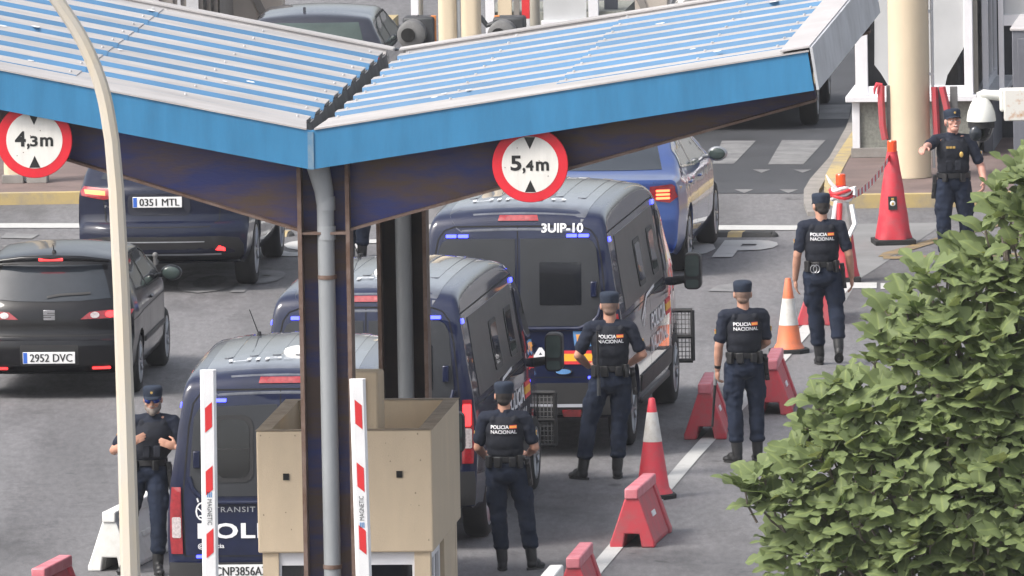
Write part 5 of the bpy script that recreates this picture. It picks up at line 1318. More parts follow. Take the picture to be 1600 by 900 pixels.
# ------------------------------------------------------------------ dome camera on its bracket, near the lens
CY = 114.0
dc = P(1533, 169, CY); t = empty('dome_camera', dc, 0, 'white dome security camera with a black lens ball on a curved arm', 'camera')
rel = lambda px, py, dy=0: P(px, py-7, CY)-dc+Vector((0, dy, 0))
h = MB(); r_ = 23/sc_at(CY); zb = rel(1533, 196).z; zt = rel(1533, 160).z
h.lathe([(0, zb), (r_, zb), (r_*1.0, zb+.012), (r_*.93, zb+.06), (r_*.74, zb+.115), (r_*.5, zt-.005), (r_*.38, zt), (0, zt)], 32); h.build('housing', M['cam_white'], t, 50)
h = MB(); h.ell((0, 0, zb-.01), (r_*.86, r_*.86, .14), None, 28, 18); h.build('lens_dome', M['glass'], t, 60)
h = MB(); h.lathe([(.0, zb-.045), (r_*.9, zb-.045), (r_*.9, zb-.001), (0, zb-.001)], 28); h.build('collar', M['black_plastic'], t, 40)
h = MB(); c_ = rel(1524, 214); h.ell((c_.x, -.075, c_.z), (.045, .03, .055), None, 16, 10); h.build('lens_window', M['grey_glass'], t, 60)
h = MB(); h.tube(chaikin([rel(1533, 163), rel(1533, 153), rel(1540, 156 - 0), rel(1566, 158)], 0)[:2]+[rel(1535, 154), rel(1542, 155), rel(1568, 157)], [.03, .034, .034, .034, .036], 12); h.build('arm', M['cam_white'], t, 50)
h = MB(); c_ = rel(1570, 163); h.box((c_.x, 0, c_.z), (.075, .10, .16)); h.build('wall_plate', M['cam_white'], t, bevel=.015)
mb_ = P(1600, 163, CY); ms_ = empty('camera_mast', (mb_.x+.10, CY, 0), 0, 'rust stained white junction box on a mast at the right edge', 'mast')
h = MB(); c_ = mb_-Vector((mb_.x+.10, CY, 0)); h.box((c_.x-.02, .02, c_.z), (.24, .16, .22)); h.build('junction_box', M['cam_rust'], ms_, bevel=.008)
h = MB(); h.cyl((.12, .06, 0), (.12, .06, c_.z+1.2), .07, .055, 16); h.build('pole', M['galv'], ms_, 40)
# ------------------------------------------------------------------ people
def mirror_pt(p): return (-p[0], p[1], p[2])
def hand(mb, wr, dirv, palm_n, side, curl=.5):
    """palm, four fingers, thumb growing from a wrist point; dirv along the hand, palm_n out of the palm"""
    d = Vector(dirv).normalized(); n = Vector(palm_n); n = (n-d*n.dot(d)).normalized(); s = d.cross(n)*side  # s towards the thumb
    wr = Vector(wr); m = Matrix((s, n, d)).transposed()
    mb.ell(wr+d*.055, (.043, .019, .055), m, 14, 10)
    for i, (o, ln, r) in enumerate(((.030, .078, .0098), (.010, .088, .0102), (-.011, .080, .0098), (-.030, .062, .0088))):
        a = wr+d*.092+s*o; cur = a; dd = d.copy()
        for k, f in enumerate((.46, .32, .22)):
            ang = curl*(.55+.5*k); dd2 = (d*math.cos(ang)+n*math.sin(ang)).normalized(); nx = cur+dd2*ln*f
            mb.rc(cur, nx, r*(1-.06*k), r*(1-.06*(k+1))); cur = nx
    t0 = wr+d*.03+s*.034; t1 = t0+(d*.62+s*.62+n*.25).normalized()*.045; t2 = t1+(d*.85+s*.15+n*.35).normalized()*.034
    mb.rc(t0, t1, .013, .0115); mb.rc(t1, t2, .0115, .0095)
def officer(name_label, px, py, yaw, H=1.76, arms=None, feet=None, head=(0, 0), cap=True, hair='hair', skin='skin', lean=(0, 0), face=None, text=True, baton=None, watch=None, belly=0.0, badge=False, holster=1, gear=True, legs_bend=None, shades=False, cuffs=False):
    g = G(px, py); sc = H/1.78
    t = empty('person', (g.x, g.y, 0), R(yaw), name_label, 'person', 'police officers on the road'); t.scale = (sc, sc, sc)
    V = Vector; lx, ly = lean
    ft = feet or {1: ((.13, 0), 8), -1: ((-.13, 0), -8)}       # side: ((x,y), toe-out), +1 = own right seen from behind
    pel = V((lx*.4, ly*.4, .955)); wst = V((lx*.6, ly*.7, 1.10)); ch = V((lx, ly, 1.30)); nk = V((lx, ly+.0, 1.475)); 
    hy, hp = R(head[0]), R(head[1]); HR = Matrix.Rotation(hy, 3, 'Z') @ Matrix.Rotation(-hp, 3, 'X')
    hc = nk+V((0, .015, .145))
    sh = {s: ch+V((s*.185, -.005, .115)) for s in (1, -1)}
    J = {}
    for s in (1, -1):
        e, w_ = arms[s]; J[s] = (sh[s], V(e), V(w_))
    hip = {s: pel+V((s*.092, 0, -.03)) for s in (1, -1)}
    K = {}
    for s in (1, -1):
        (fx, fy), to = ft[s][0], ft[s][1]; fz = ft[s][2] if len(ft[s]) > 2 else 0.0
        an = V((fx, fy, .10+fz)); kn = (hip[s]+an)/2+V(((fx-hip[s].x)*.05+s*.012, .035, .02))
        if legs_bend and s in legs_bend: kn = kn+V(legs_bend[s])
        K[s] = (hip[s], kn, an, R(to), fz)
    # body: one continuous figure
    b = MB()
    b.ell(hc+HR @ V((0, -.005, .02)), (.077, .096, .105), HR, 22, 16)
    b.ell(hc+HR @ V((0, .030, -.05)), (.058, .066, .068), HR)
    b.ell(hc+HR @ V((0, .055, -.085)), (.036, .036, .03), HR)
    b.ell(hc+HR @ V((0, .072, .03)), (.055, .026, .028), HR)
    b.rc(hc+HR @ V((0, .088, .022)), hc+HR @ V((0, .112, -.022)), .009, .015)
    for s in (1, -1):
        b.ell(hc+HR @ V((s*.080, -.012, -.005)), (.012, .024, .034), HR @ Matrix.Rotation(R(-12), 3, 'X'))
        b.ell(hc+HR @ V((s*.042, .066, -.025)), (.024, .022, .022), HR)
        b.ell(hc+HR @ V((0, .093, -.060)), (.026, .014, .010), HR)
    b.rc(nk-V((0, .01, .05)), hc+V((0, -.015, -.05)), .062, .058)
    b.rc(pel, ch, .10, .11); b.ell(ch, (.14, .09, .14))
    for s in (1, -1):
        S0, E, W = J[s]
        b.rc(ch+V((s*.09, 0, .12)), S0, .06, .055); b.rc(S0, E, .052, .043); b.rc(E, E+(W-E)*.35, .041, .043); b.rc(E+(W-E)*.35, W, .043, .028)
        hd, pn, cu = arms.get(('hand', s), ((W-E).normalized(), (-s, 0, 0), .5)) if ('hand', s) in arms else ((W-E).normalized(), (-s*.9, .3, 0), .55)
        hand(b, W, hd, pn, s*arms.get(('flip', s), 1), cu)
        h, kn, an, to, fz = K[s]
        b.rc(h, kn, .06, .05); b.rc(kn, an, .045, .035)
    voxel(b, .0062, 3, 'body', M[skin], t)
    def wrinkle(me):
        nr = [n_.vector.copy() for n_ in me.vertex_normals]
        for v in me.vertices:
            p = v.co.copy(); n_ = noise.noise(V((p.x*9+px, p.y*9, p.z*17)))+.5*noise.noise(V((p.x*22, p.y*22+px, p.z*34))); v.co = p+nr[v.index]*.009*n_
    # shirt
    q = MB()
    q.ell(ch+V((0, 0, .02)), (.172, .118+belly*.3, .17)); q.ell(wst+V((0, .0+belly*.4, -.02)), (.158+belly*.4, .112+belly, .16)); q.rc(nk-V((0, .005, .05)), nk+V((0, -.004, -.008)), .078, .068)
    q.ell(pel+V((0, 0, .05)), (.162, .118, .10))
    for s in (1, -1):
        S0, E, W = J[s]; q.rc(ch+V((s*.07, -.01, .125)), S0, .068, .066); q.rc(S0, S0+(E-S0)*.4, .066, .062); q.rc(S0+(E-S0)*.4, S0+(E-S0)*.74, .061, .062)
    voxel(q, .009, 5, 'shirt', M['uniform'], t, wrinkle)
    # vest over the shirt
    q = MB()
    q.ell(ch+V((0, 0, -.005)), (.186, .148+belly*.5, .165)); q.ell(wst+V((0, belly*.6, .02)), (.174+belly*.3, .137+belly, .13)); q.ell(ch+V((0, -.01, -.10)), (.180, .144+belly*.6, .14))
    for s in (1, -1): q.ell(ch+V((s*.10, -.008, .105)), (.045, .105, .055))
    q.ell(ch+V((0, -.015, .06)), (.150, .118, .10))
    vo = voxel(q, .009, 12, 'vest', M['vest'], t)
    bm = bmesh.new(); bm.from_mesh(vo.data); vb = BVHTree.FromBMesh(bm); bm.free()
    if text:
        tm = MB(); cz = ch.z+.045
        for s_, dz in (('POLICIA', .0), ('NACIONAL', -.044)):
            wd = .166 if s_ == 'POLICIA' else .235
            text_on(tm, vb, fit_text(s_, wd, .033, .02), (lx+(wd-.235)/2, cz+dz), 'back', .008)
        tm.build('back_lettering', M['decal_white'], vo, 0, fix=False)
        fm = MB()
        for z0, z1, mm in ((.010, .015, 'flag_red'), (-.010, .010, 'flag_yellow'), (-.015, -.010, 'flag_red')):
            patch_mb(fm, vb, [(lx+.053, cz+z0), (lx+.117, cz+z0), (lx+.117, cz+z1), (lx+.053, cz+z1)], 'back', .007, .03, M['flag_orange' if mm == 'flag_yellow' else mm])
        fm.build('flag_patch', None, vo)
    # trousers
    q = MB()
    q.ell(pel+V((0, .0, .0)), (.178, .130, .115)); q.ell(pel+V((0, -.05, -.05)), (.145, .095, .10)); q.ell(pel+V((0, 0, .07)), (.160, .115+belly*.5, .06))
    for s in (1, -1):
        h, kn, an, to, fz = K[s]; h2 = h+(kn-h)*.35
        q.rc(h, h2, .106, .102); q.rc(h2, kn, .102, .080); q.ell(h+(kn-h)*.62+V((s*.078, 0, 0)), (.032, .065, .09))
        c2 = kn+(an-kn)*.3+V((0, -.012, 0)); q.rc(kn, c2, .079, .079); q.rc(c2, kn+(an-kn)*.68, .079, .072); q.ell(kn+(an-kn)*.70, (.077, .077, .05))
    voxel(q, .009, 5, 'trousers', M['trouser'], t, wrinkle)
    # boots
    for s in (1, -1):
        h, kn, an, to, fz = K[s]; q = MB(); m = Matrix.Rotation(-to, 3, 'Z'); pit = Matrix.Rotation(-min(.9, fz*5), 3, 'X')
        up_ = kn+(an-kn)*.66
        q.rc(up_, an, .058, .052); q.ell(an-V((0, 0, .045)), (.047, .055, .055), m)
        f = lambda x, y, z: an+m @ (pit @ V((x, y, z)))
        q.rc(f(0, -.01, -.06), f(0, .10, -.066), .040, .040); q.ell(f(0, .135, -.068), (.046, .062, .033), m @ pit); q.ell(f(0, .06, -.04), (.043, .075, .045), m @ pit)
        bo = voxel(q, .009, 3, 'boot', M['boot'], t)
        so_ = MB(); so_.prism([(.047*math.cos(a)*(1 if math.sin(a) > -.2 else .85), .135*math.sin(a)+.055) for a in [2*math.pi*i/20 for i in range(20)]], f(0, 0, -.090), m @ V((1, 0, 0)), m @ (pit @ V((0, 1, 0))), m @ (pit @ V((0, 0, 1))), .02); so_.build('sole', M['rubber'], bo, 30)
    # belt with pouches
    be = MB(); bz = pel.z+.085; 
    be.lathe([(1.0, -.026), (1.03, -.022), (1.03, .022), (1.0, .026)], 36, (pel.x, pel.y+.004, bz), sx=.172+belly*.4, sy=.130+belly*.9); bo = be.build('belt', M['gear'], t, 40)
    if gear:
        pc = MB()
        for a, wd, ht in ((250, .07, .10), (292, .06, .085), (318, .055, .12), (215, .07, .11), (60, .06, .09), (120, .06, .09)):
            x = pel.x+(.185+belly*.3)*math.cos(R(a)); y = pel.y+(.148+belly*.8)*math.sin(R(a)); pc.box((x, y, bz-.02), (wd, .04, ht), Matrix.Rotation(R(a+90), 3, 'Z'))
        pc.split('pouch', M['gear'], bo, 30, .008)
        ho = MB(); x = pel.x+holster*.205; m = Matrix.Rotation(R(-6*holster), 3, 'Y'); ho.box((x, .0, bz-.06), (.045, .06, .12), m); ho.box((x+holster*.012, .01, bz-.17), (.040, .085, .17), m); ho.box((x+holster*.005, -.05, bz-.05), (.03, .055, .045), Matrix.Rotation(R(20), 3, 'X')); ho.box((x+holster*.02, .0, bz-.20), (.012, .17, .03)); ho.build('holster', M['gear'], t, 30, .008)
        cu = MB(); rot = Matrix.Rotation(R(90), 3, 'X')
        for dx in ((0, .03) if cuffs else ()): cu.tube([V((pel.x-.095+dx, pel.y-.168-belly*.5, bz-.04))+rot @ V((.032*math.cos(a), .040*math.sin(a), 0)) for a in [R(30*i) for i in range(13)]], .005, 6)
        if cuffs: cu.build('handcuffs', M['steel_grey'], bo, 40)
    # sleeve badges
    for s in (1, -1):
        S0, E, W = J[s]; c = S0+(E-S0)*.45+V((s*.069, 0, 0)); sb = MB(); c = S0+(E-S0)*.5+V((s*.062, 0, 0)); sb.box(c, (.008, .038, .045), m=M['gold']); sb.box(c+V((s*.003, 0, .012)), (.006, .036, .010), m=M['flag_red']); sb.build('sleeve_badge', M['gold'], t) if not sb.mats else sb.build('sleeve_badge', M['gold'], t)
    # hair and cap
    hm = MB()
    hm.ell(hc+HR @ V((0, -.014, .018)), (.081, .096, .108), HR, 22, 16)
    hm.ell(hc+HR @ V((0, -.06, -.045)), (.060, .042, .045), HR)
    voxel(hm, .007, 3, 'hair', M[hair], t)
    if cap:
        cp_ = MB(); CR = HR @ Matrix.Rotation(R(3), 3, 'X')
        cc = hc+HR @ V((0, -.004, .052))
        cp_.lathe([(0, -.030), (.97, -.030), (1.03, -.018), (1.06, .012), (1.10, .042), (1.07, .062), (.95, .074), (.6, .080), (0, .082)], 32, cc, CR, sx=.084, sy=.103)
        br = []
        for i in range(13):
            a = R(15+150*i/12); br.append((.086*math.cos(a), .104*math.sin(a)))
        br2 = [(x*1.0, y+.068*math.sin(R(15+150*i/12))**1.2) for i, (x, y) in enumerate(br)]
        vs = [cc+CR @ V((x, y, -.012)) for x, y in br]+[cc+CR @ V((x, y, -.030)) for x, y in br2]; vs += [v-CR @ V((0, 0, .006)) for v in vs]
        fs = []
        for i in range(12): fs += [(i, i+1, 13+i+1, 13+i), (26+i, 39+i, 39+i+1, 26+i+1), (13+i, 13+i+1, 39+i+1, 39+i)]
        cp_.add(vs, fs); co = cp_.build('cap', M['cap'], t, 40)
        em = MB(); em.ell(cc+CR @ V((0, .107, .028)), (.014, .006, .018), CR); em.build('cap_badge', M['gold'], co, 60)
    # face
    if face:
        fm = MB()
        for s in (1, -1): fm.ell(hc+HR @ V((s*.032, .087, .0)), (.013, .008, .006), HR)
        fm.split('eye', M['eye_white'], t, 60) if not shades else None
        fm2 = MB()
        for s in (1, -1):
            if not shades: fm2.ell(hc+HR @ V((s*.032, .093, .0)), (.006, .004, .006), HR)
            fm2.rc(hc+HR @ V((s*.016, .098, .022)), hc+HR @ V((s*.048, .088, .024)), .005, .004)
        fm2.split('eyebrow', M[hair], t, 60)
        lp_ = MB(); lp_.ell(hc+HR @ V((0, .101, -.060)), (.018, .006, .0035), HR); lp_.build('mouth', M['eye_white' if face == 'smile' else 'lip'], t, 60)
        if shades:
            gl = MB()
            for s in (1, -1): gl.ell(hc+HR @ V((s*.036, .088, .002)), (.034, .016, .023), HR @ Matrix.Rotation(R(-s*14), 3, 'Z'))
            gl.rc(hc+HR @ V((-.012, .102, .008)), hc+HR @ V((.012, .102, .008)), .006, .006)
            for s in (1, -1): gl.rc(hc+HR @ V((s*.066, .07, .008)), hc+HR @ V((s*.084, -.01, .006)), .005, .005)
            gl.build('sunglasses', M['shades'], t, 60)
            bd_ = MB(); bd_.ell(hc+HR @ V((0, .045, -.085)), (.060, .062, .048), HR); bd_.ell(hc+HR @ V((0, .078, -.105)), (.036, .034, .038), HR)
            for s in (1, -1): bd_.ell(hc+HR @ V((s*.058, .02, -.055)), (.022, .038, .048), HR)
            bd_.ell(hc+HR @ V((0, .103, -.047)), (.034, .010, .007), HR)
            voxel(bd_, .006, 2, 'beard', M['hair_grey'], t)
        else:
            bd_ = MB(); bd_.ell(hc+HR @ V((0, .055, -.092)), (.045, .045, .034), HR); voxel(bd_, .006, 2, 'stubble', M['hair_grey'] if face != 'smile' else M['skin_pink'], t)
    if badge:
        bg_ = MB()
        for x in (-.035, .0, .035): bg_.box((lx+x+.03, ly+.152+belly*.5, ch.z+.05), (.028, .012, .022))
        if not shades: bg_.ell((lx-.085, ly+.145+belly*.5, ch.z-.03), (.022, .012, .032)); bg_.split('chest_badge', M['gold'], vo, 40)
        pk = MB()
        for x in (-.05, .05): pk.box((lx+x, ly+.150+belly, wst.z+.05), (.07, .04, .11))
        pk.split('vest_pocket', M['vest'], vo, 30, .012)
    if watch:
        S0, E, W = J[watch]; d = (W-E).normalized(); wm = MB(); wm.cyl(W-d*.045, W-d*.015, .033, .031, 16); wm.build('wristwatch', M['gear'], t, 40)
    return t

A = lambda re, rw, le, lw, **k: dict({1: (re, rw), -1: (le, lw)}, **k)
def hands(d, **k):
    for s, v in k.items(): d[('hand', 1 if s == 'r' else -1)] = v
    return d
# back to camera, own right = +x
pA = officer('officer seen from behind beside the rear van, arms bent in front, nearest the kiosk', 794, 891, -4, 1.73,
    hands(A((.265, .02, 1.14), (.20, .20, 1.06), (-.26, .02, 1.14), (-.21, .20, 1.04)), r=((-.6, .8, -.1), (0, -.4, 1), .8), l=((.6, .8, -.1), (0, -.4, 1), .8)),
    {1: ((.22, .03), 30), -1: ((-.05, -.02), -6)}, head=(0, 2), hair='hair', lean=(-.01, 0))
pB = officer('broad officer seen from behind with legs apart between the two front vans', 957, 748, 2, 1.80,
    hands(A((.30, .0, 1.16), (.18, .20, 1.05), (-.30, .0, 1.16), (-.20, .19, 1.04)), r=((-.9, .3, -.1), (0, -.3, 1), .7), l=((.9, .3, -.1), (0, -.3, 1), .7)),
    {1: ((.045, .0), 6), -1: ((-.275, -.01), -38)}, head=(0, 2), hair='hair_shaved')
pC = officer('officer seen from behind holding a baton down beside a red barrier', 1165, 722, 10, 1.76,
    hands(A((.235, .05, 1.15), (.17, .25, 1.06), (-.245, -.01, 1.13), (-.25, .05, .90)), r=((-.5, .8, -.1), (0, -.4, 1), .8), l=((0, .25, -1), (1, .2, 0), 1.1)),
    {1: ((.125, .03), 4), -1: ((-.09, -.06), -32)}, head=(-8, 0), hair='hair_shaved', watch=-1)
pD = officer('officer walking away past the orange cone with arms hanging', 1287, 572, 2, 1.77,
    hands(A((.27, -.03, 1.13), (.30, .08, .89), (-.25, -.03, 1.13), (-.27, .06, .88)), r=((.05, .25, -1), (-1, .2, 0), .6), l=((.08, .25, -1), (1, .2, 0), .5)),
    {1: ((.15, -.10, ), 4, .10), -1: ((-.03, .16), -4)}, head=(16, 6), hair='hair', legs_bend={1: (0, .05, 0)}, cuffs=True)
pE = officer('smiling officer facing the camera and pointing at the tall red cone', 1492, 422, 180, 1.74,
    hands(A((.28, .20, 1.37), (.31, .42, 1.38), (-.30, -.02, 1.12), (-.33, .12, .96)), r=((.35, .9, -.05), (0, .1, -1), .9), l=((.2, .6, -.8), (1, .0, 0), .8)),
    {1: ((.11, .04), 10), -1: ((-.14, -.10), -20)}, head=(16, -12), hair='hair_grey', skin='skin_pink', face='smile', text=False, badge=True, belly=.015, holster=1)
pF = officer('bearded officer in mirrored sunglasses with both hands on his vest', 226, 896, 174, 1.73,
    hands(A((.26, .02, 1.15), (.10, .19, 1.23), (-.40, .0, 1.13), (-.34, .14, 1.19)), r=((-.85, .15, .40), (0, -1, 0), .35), l=((.85, .15, .30), (0, -1, 0), .35)),
    {1: ((.17, -.05), 16), -1: ((-.135, .06), -14)}, head=(2, 4), lean=(-.11, 0), hair='hair_grey', face='plain', text=False, badge=True, shades=True, holster=-1)
pG = officer('officer of whom only the dark trousers show between the canopy columns', 560, 411, 160, 1.76,
    A((.25, .0, 1.14), (.26, .06, .90), (-.25, .0, 1.14), (-.26, .06, .90)), {1: ((.09, 0), 8), -1: ((-.06, .04), -8)}, text=False)
# the baton the officer holds
q = pC.matrix_world if False else Matrix.Translation(pC.location) @ Matrix.Rotation(R(10), 4, 'Z') @ Matrix.Scale(1.76/1.78, 4)
a = Vector((-.255, .10, .90)); bt = MB(); b2 = Vector((-.295, .13, .34))
bt.cyl(a+Vector((0, -.01, .04)), a+(b2-a)*.28, .019, .018, 12, M['steel_grey']); bt.cyl(a+(b2-a)*.28, b2, .014, .011, 12, M['gear'])
bo_ = bt.build('baton', None, None, 40); bo_.matrix_world = q; tag(bo_, 'long dark baton with a grey grip held by the officer beside the barrier', 'baton')
# baton slung on the second officer's back
q = Matrix.Translation(pB.location) @ Matrix.Rotation(R(2), 4, 'Z') @ Matrix.Scale(1.80/1.78, 4)
bt = MB(); bt.tube([(-.125, -.165, 1.40), (-.125, -.172, 1.15), (-.12, -.175, .82)], [.012, .013, .014], 10, M['gear']); bt.tube([(-.12, -.175, .96), (-.12, -.176, .80)], [.018, .018], 10, M['dark_machine'])
bo_ = bt.build('baton', None, None, 40); bo_.matrix_world = q; tag(bo_, 'black baton slung down the back of the broad officer', 'baton')
# ------------------------------------------------------------------ barriers and cones
def ab_mesh(mb, ln, m=None):
    """A shaped plastic barrier: profile across x, length along y"""
    prof = [(-.185, 0), (-.080, 0), (-.062, .115), (.062, .115), (.080, 0), (.185, 0), (.185, .04), (.170, .08), (.055, .42), (.048, .45), (-.048, .45), (-.055, .42), (-.170, .08), (-.185, .04)]
    mb.prism(prof, (0, 0, 0), (1, 0, 0), (0, 0, 1), (0, 1, 0), ln, m)
def plastic_barrier(px, py, yaw, ln, red, label):
    g = G(px, py); q = Matrix.Rotation(-R(yaw), 3, 'Z') @ Vector((0, -ln/2, 0))
    t = empty('plastic_barrier', (g.x-q.x, g.y-q.y, 0), -R(yaw), label, 'road barrier', 'A shaped plastic road barriers')
    b = MB(); ab_mesh(b, ln-.26)
    for s in (1, -1):          # thicker end frames
        prof = [(-.205, 0), (-.085, 0), (-.066, .125), (.066, .125), (.085, 0), (.205, 0), (.205, .05), (.188, .09), (.064, .45), (-.064, .45), (-.188, .09), (-.205, .05)]
        b.prism(prof, (0, s*(ln/2-.066), 0), (1, 0, 0), (0, 0, 1), (0, 1, 0), .13)
    b.build('frame', M['barrier_red' if red else 'barrier_white'], t, 20, .012)
    c = MB(); c.box((0, 0, .492), (.125, ln+.03, .10)); c.build('top_rail', M['barrier_top' if red else 'barrier_white'], t, 20, .014)
    s_ = MB()
    for x in (1, -1): s_.box((x*.118, 0, .25), (.012, ln*.16, .05), Matrix.Rotation(R(-18*x), 3, 'Y'))
    s_.split('side_slot', M['decal_white' if red else 'barrier_white'], t, 20, .004)
    return t
plastic_barrier(988, 856, 8, 1.25, True, 'red plastic barrier on the white line in front of the red and white cone')
plastic_barrier(1102, 687, 4, 1.05, True, 'red plastic barrier left of the officer with the baton')
plastic_barrier(1206, 649, 4, 1.15, True, 'red plastic barrier half hidden behind the officer with the baton')
plastic_barrier(1276, 509, 4, 1.1, True, 'red plastic barrier behind the legs of the walking officer')
plastic_barrier(897, 967, 6, 1.15, True, 'red plastic barrier cut by the bottom edge, right of the nearest officer')
plastic_barrier(851, 1003, 6, 1.1, False, 'white plastic barrier whose top just shows at the bottom edge')
plastic_barrier(172, 893, 12, 1.9, False, 'long white plastic barrier behind the lamp post')
plastic_barrier(62, 984, 12, 1.0, True, 'red plastic barrier at the lower left corner')

def cone(px, py, h, label, bands, base_c, rb, base_w, top_r=.03, lamp=False, emblem=False, yaw=8):
    g = G(px, py); t = empty('traffic_cone', (g.x, g.y, 0), R(yaw), label, 'traffic cone', 'traffic cones along the lane')
    b = MB(); w_ = base_w/2
    b.prism([(w_*math.cos(R(a))*1.12, w_*math.sin(R(a))*1.12) for a in (22, 68, 112, 158, 202, 248, 292, 338)], (0, 0, .022), (1, 0, 0), (0, 1, 0), (0, 0, 1), .044); b.build('base', M['rubber'], t, 30, .008)
    rad = lambda z: rb+(top_r-rb)*(z/h)
    for z0, z1, mm in bands:
        c = MB(); z0_, z1_ = .044+z0*(h-.044), .044+z1*(h-.044); e = .002 if mm.startswith('cone_white') else 0
        pr = [(rad(z0_)+e, z0_), (rad(z1_)+e, z1_)]
        if z0 == 0: pr = [(rb*1.12, .046), (rb*1.02, .075)]+[(rad(.10), .10)]+pr[1:]
        if z1 >= 1: pr += [(top_r*.7, z1_+.008), (.0, z1_+.008)]
        else: pr += [(0, z1_)]
        pr = [(0, pr[0][1])]+pr
        o = None; c.lathe(pr, 28); c.build('cone_band', M[mm], t, 40)
    return t
cone(1021, 778, .93, 'red and white traffic cone standing beside the nearest red barrier', [(0, .55, 'cone_red'), (.55, .86, 'cone_white'), (.86, 1, 'cone_red')], 'rubber', .165, .40)
cone(1233, 551, .75, 'worn orange and white traffic cone beside the walking officer', [(0, .34, 'cone_orange'), (.34, .72, 'cone_white'), (.72, 1, 'cone_orange')], 'rubber', .14, .38)
def sleeve_cone(px, py, h, label, bands, rb, base_w, dark, emblem=False, group='tall sleeve cones with orange lamps'):
    g = G(px, py); t = empty('traffic_cone', (g.x, g.y, 0), R(6), label, 'traffic cone', group)
    b = MB(); w_ = base_w/2; b.box((0, 0, .03), (base_w, base_w, .06)); b.build('base', M['rubber'], t, 30, .01)
    q = random.Random(px)
    for z0, z1, mm in bands:
        c = MB(); n = 28; rows = 10; vs = []; fs = []
        for k in range(rows+1):
            f = z0+(z1-z0)*k/rows; z = .06+f*(h-.06)
            for i in range(n):
                a = 2*math.pi*i/n; r = rb*(1-f)**.9*.92+.055
                r *= 1+.05*noise.noise(Vector((math.cos(a)*1.6+px, math.sin(a)*1.6, f*5)))+(.10*math.sin(a*5+px)*max(0, .10-f)/.10)
                vs.append((r*math.cos(a), r*math.sin(a), z))
        for k in range(rows):
            for i in range(n): fs.append((k*n+i, k*n+(i+1) % n, (k+1)*n+(i+1) % n, (k+1)*n+i))
        fs += [tuple(range(n-1, -1, -1)), tuple(range(rows*n, rows*n+n))]
        c.add(vs, fs); c.build('sleeve', M[mm], t, 50)
    l_ = MB(); l_.lathe([(0, h), (.052, h), (.052, h+.11), (.046, h+.12), (0, h+.12)], 20); l_.build('warning_lamp', M['lamp_orange'], t, 30)
    c = MB(); c.lathe([(0, h-.03), (.06, h-.03), (.06, h), (0, h)], 20); c.build('collar', M['cone_red'], t, 30)
    if emblem:
        e = MB(); rr = rb*(1-.42)**.9*.92+.055; z = .06+.42*(h-.06)
        e.box((-.02, -rr-.004, z), (.095, .006, .145), Matrix.Rotation(R(-9), 3, 'X'), M['ink'])
        e.ell((-.02, -rr-.008, z-.008), (.030, .005, .036), None, 14, 8, M['plate']); e.ell((-.02, -rr-.010, z-.008), (.016, .005, .020), None, 14, 8, M['gold']); e.box((-.02, -rr-.004+.006, z+.045), (.03, .01, .02), Matrix.Rotation(R(-9), 3, 'X'), M['gold']); e.build('emblem', None, t, 40)
    return t
sleeve_cone(1396, 381, 1.0, 'tall red sleeve cone with a dark emblem and an orange lamp', [(0, 1, 'cone_red')], .15, .44, True, True)
wc = sleeve_cone(1316, 440, 1.02, 'white and red sleeve cone wrapped in barrier tape', [(0, .50, 'cone_red'), (.50, 1, 'cone_white')], .125, .36, False)
tp = MB(); q = random.Random(3)
z0 = .92
for i in range(5):
    ang0 = q.uniform(0, 6.28); pts = []
    for k in range(14):
        a = ang0+k*.5; r = .085+.02*q.random()+.02*(i % 2); pts.append((r*math.cos(a), r*math.sin(a), z0+.05*i/2-.04+.02*math.sin(a*2+i)))
    tp.tube(pts, .018, 6, M['tape_white'] if i % 2 == 0 else M['tape_red'])
tp.tube([(-.05, -.05, .98), (-.12, -.06, 1.06), (-.16, -.05, 1.14)], [.022, .02, .006], 6, M['tape_white']); tp.tube([(.05, -.06, .96), (.14, -.08, .99), (.13, -.10, .92)], [.03, .03, .02], 6, M['tape_white'])
tp.tube([(-.06, -.10, .86), (-.10, -.15, .66), (-.19, -.13, .50), (-.22, -.08, .38)], [.02, .03, .03, .012], 6, M['tape_white'])
tp.tube([(.10, -.08, .82), (.13, -.12, .62), (.06, -.16, .50), (-.08, -.18, .44)], [.03, .03, .028, .02], 6, M['tape_white']); tp.tube([(-.03, -.12, .84), (-.045, -.16, .64)], [.032, .03], 6, M['tape_red']); tp.ell((-.07, -.17, .45), (.05, .04, .03), None, 12, 8, M['tape_red'])
tp.build('wrapped_tape', None, wc, 60)
# striped tape from cone to cone and on to the column barrier
def tape(a, b, sag, label, wd=.075):
    n = 26; mb = MB(); a = Vector(a); b = Vector(b); pr = []
    for i in range(n+1):
        f = i/n; p = a+(b-a)*f-Z*sag*4*f*(1-f); tw = .5*math.sin(f*5); u = Vector((0, math.sin(tw), math.cos(tw)))*wd/2; pr.append((p+u, p-u))
    for i in range(n):
        p, r_ = pr[i], pr[i+1]; k = Vector((0, .0015, 0))
        mb.add([p[0], r_[0], r_[1], p[1]]+[v+k for v in (p[0], r_[0], r_[1], p[1])], [(0, 1, 2, 3), (7, 6, 5, 4), (0, 4, 5, 1), (3, 2, 6, 7)], M['tape_red'] if i % 2 else M['tape_white'])
    o = mb.build('barrier_tape', None, None, 0); return tag(o, label, 'tape')
g1 = G(1316, 440); g2 = G(1396, 381)
tape((g1.x+.05, g1.y, .90), (g2.x-.03, g2.y-.04, .94), .10, 'red and white striped tape strung between the two tall cones')

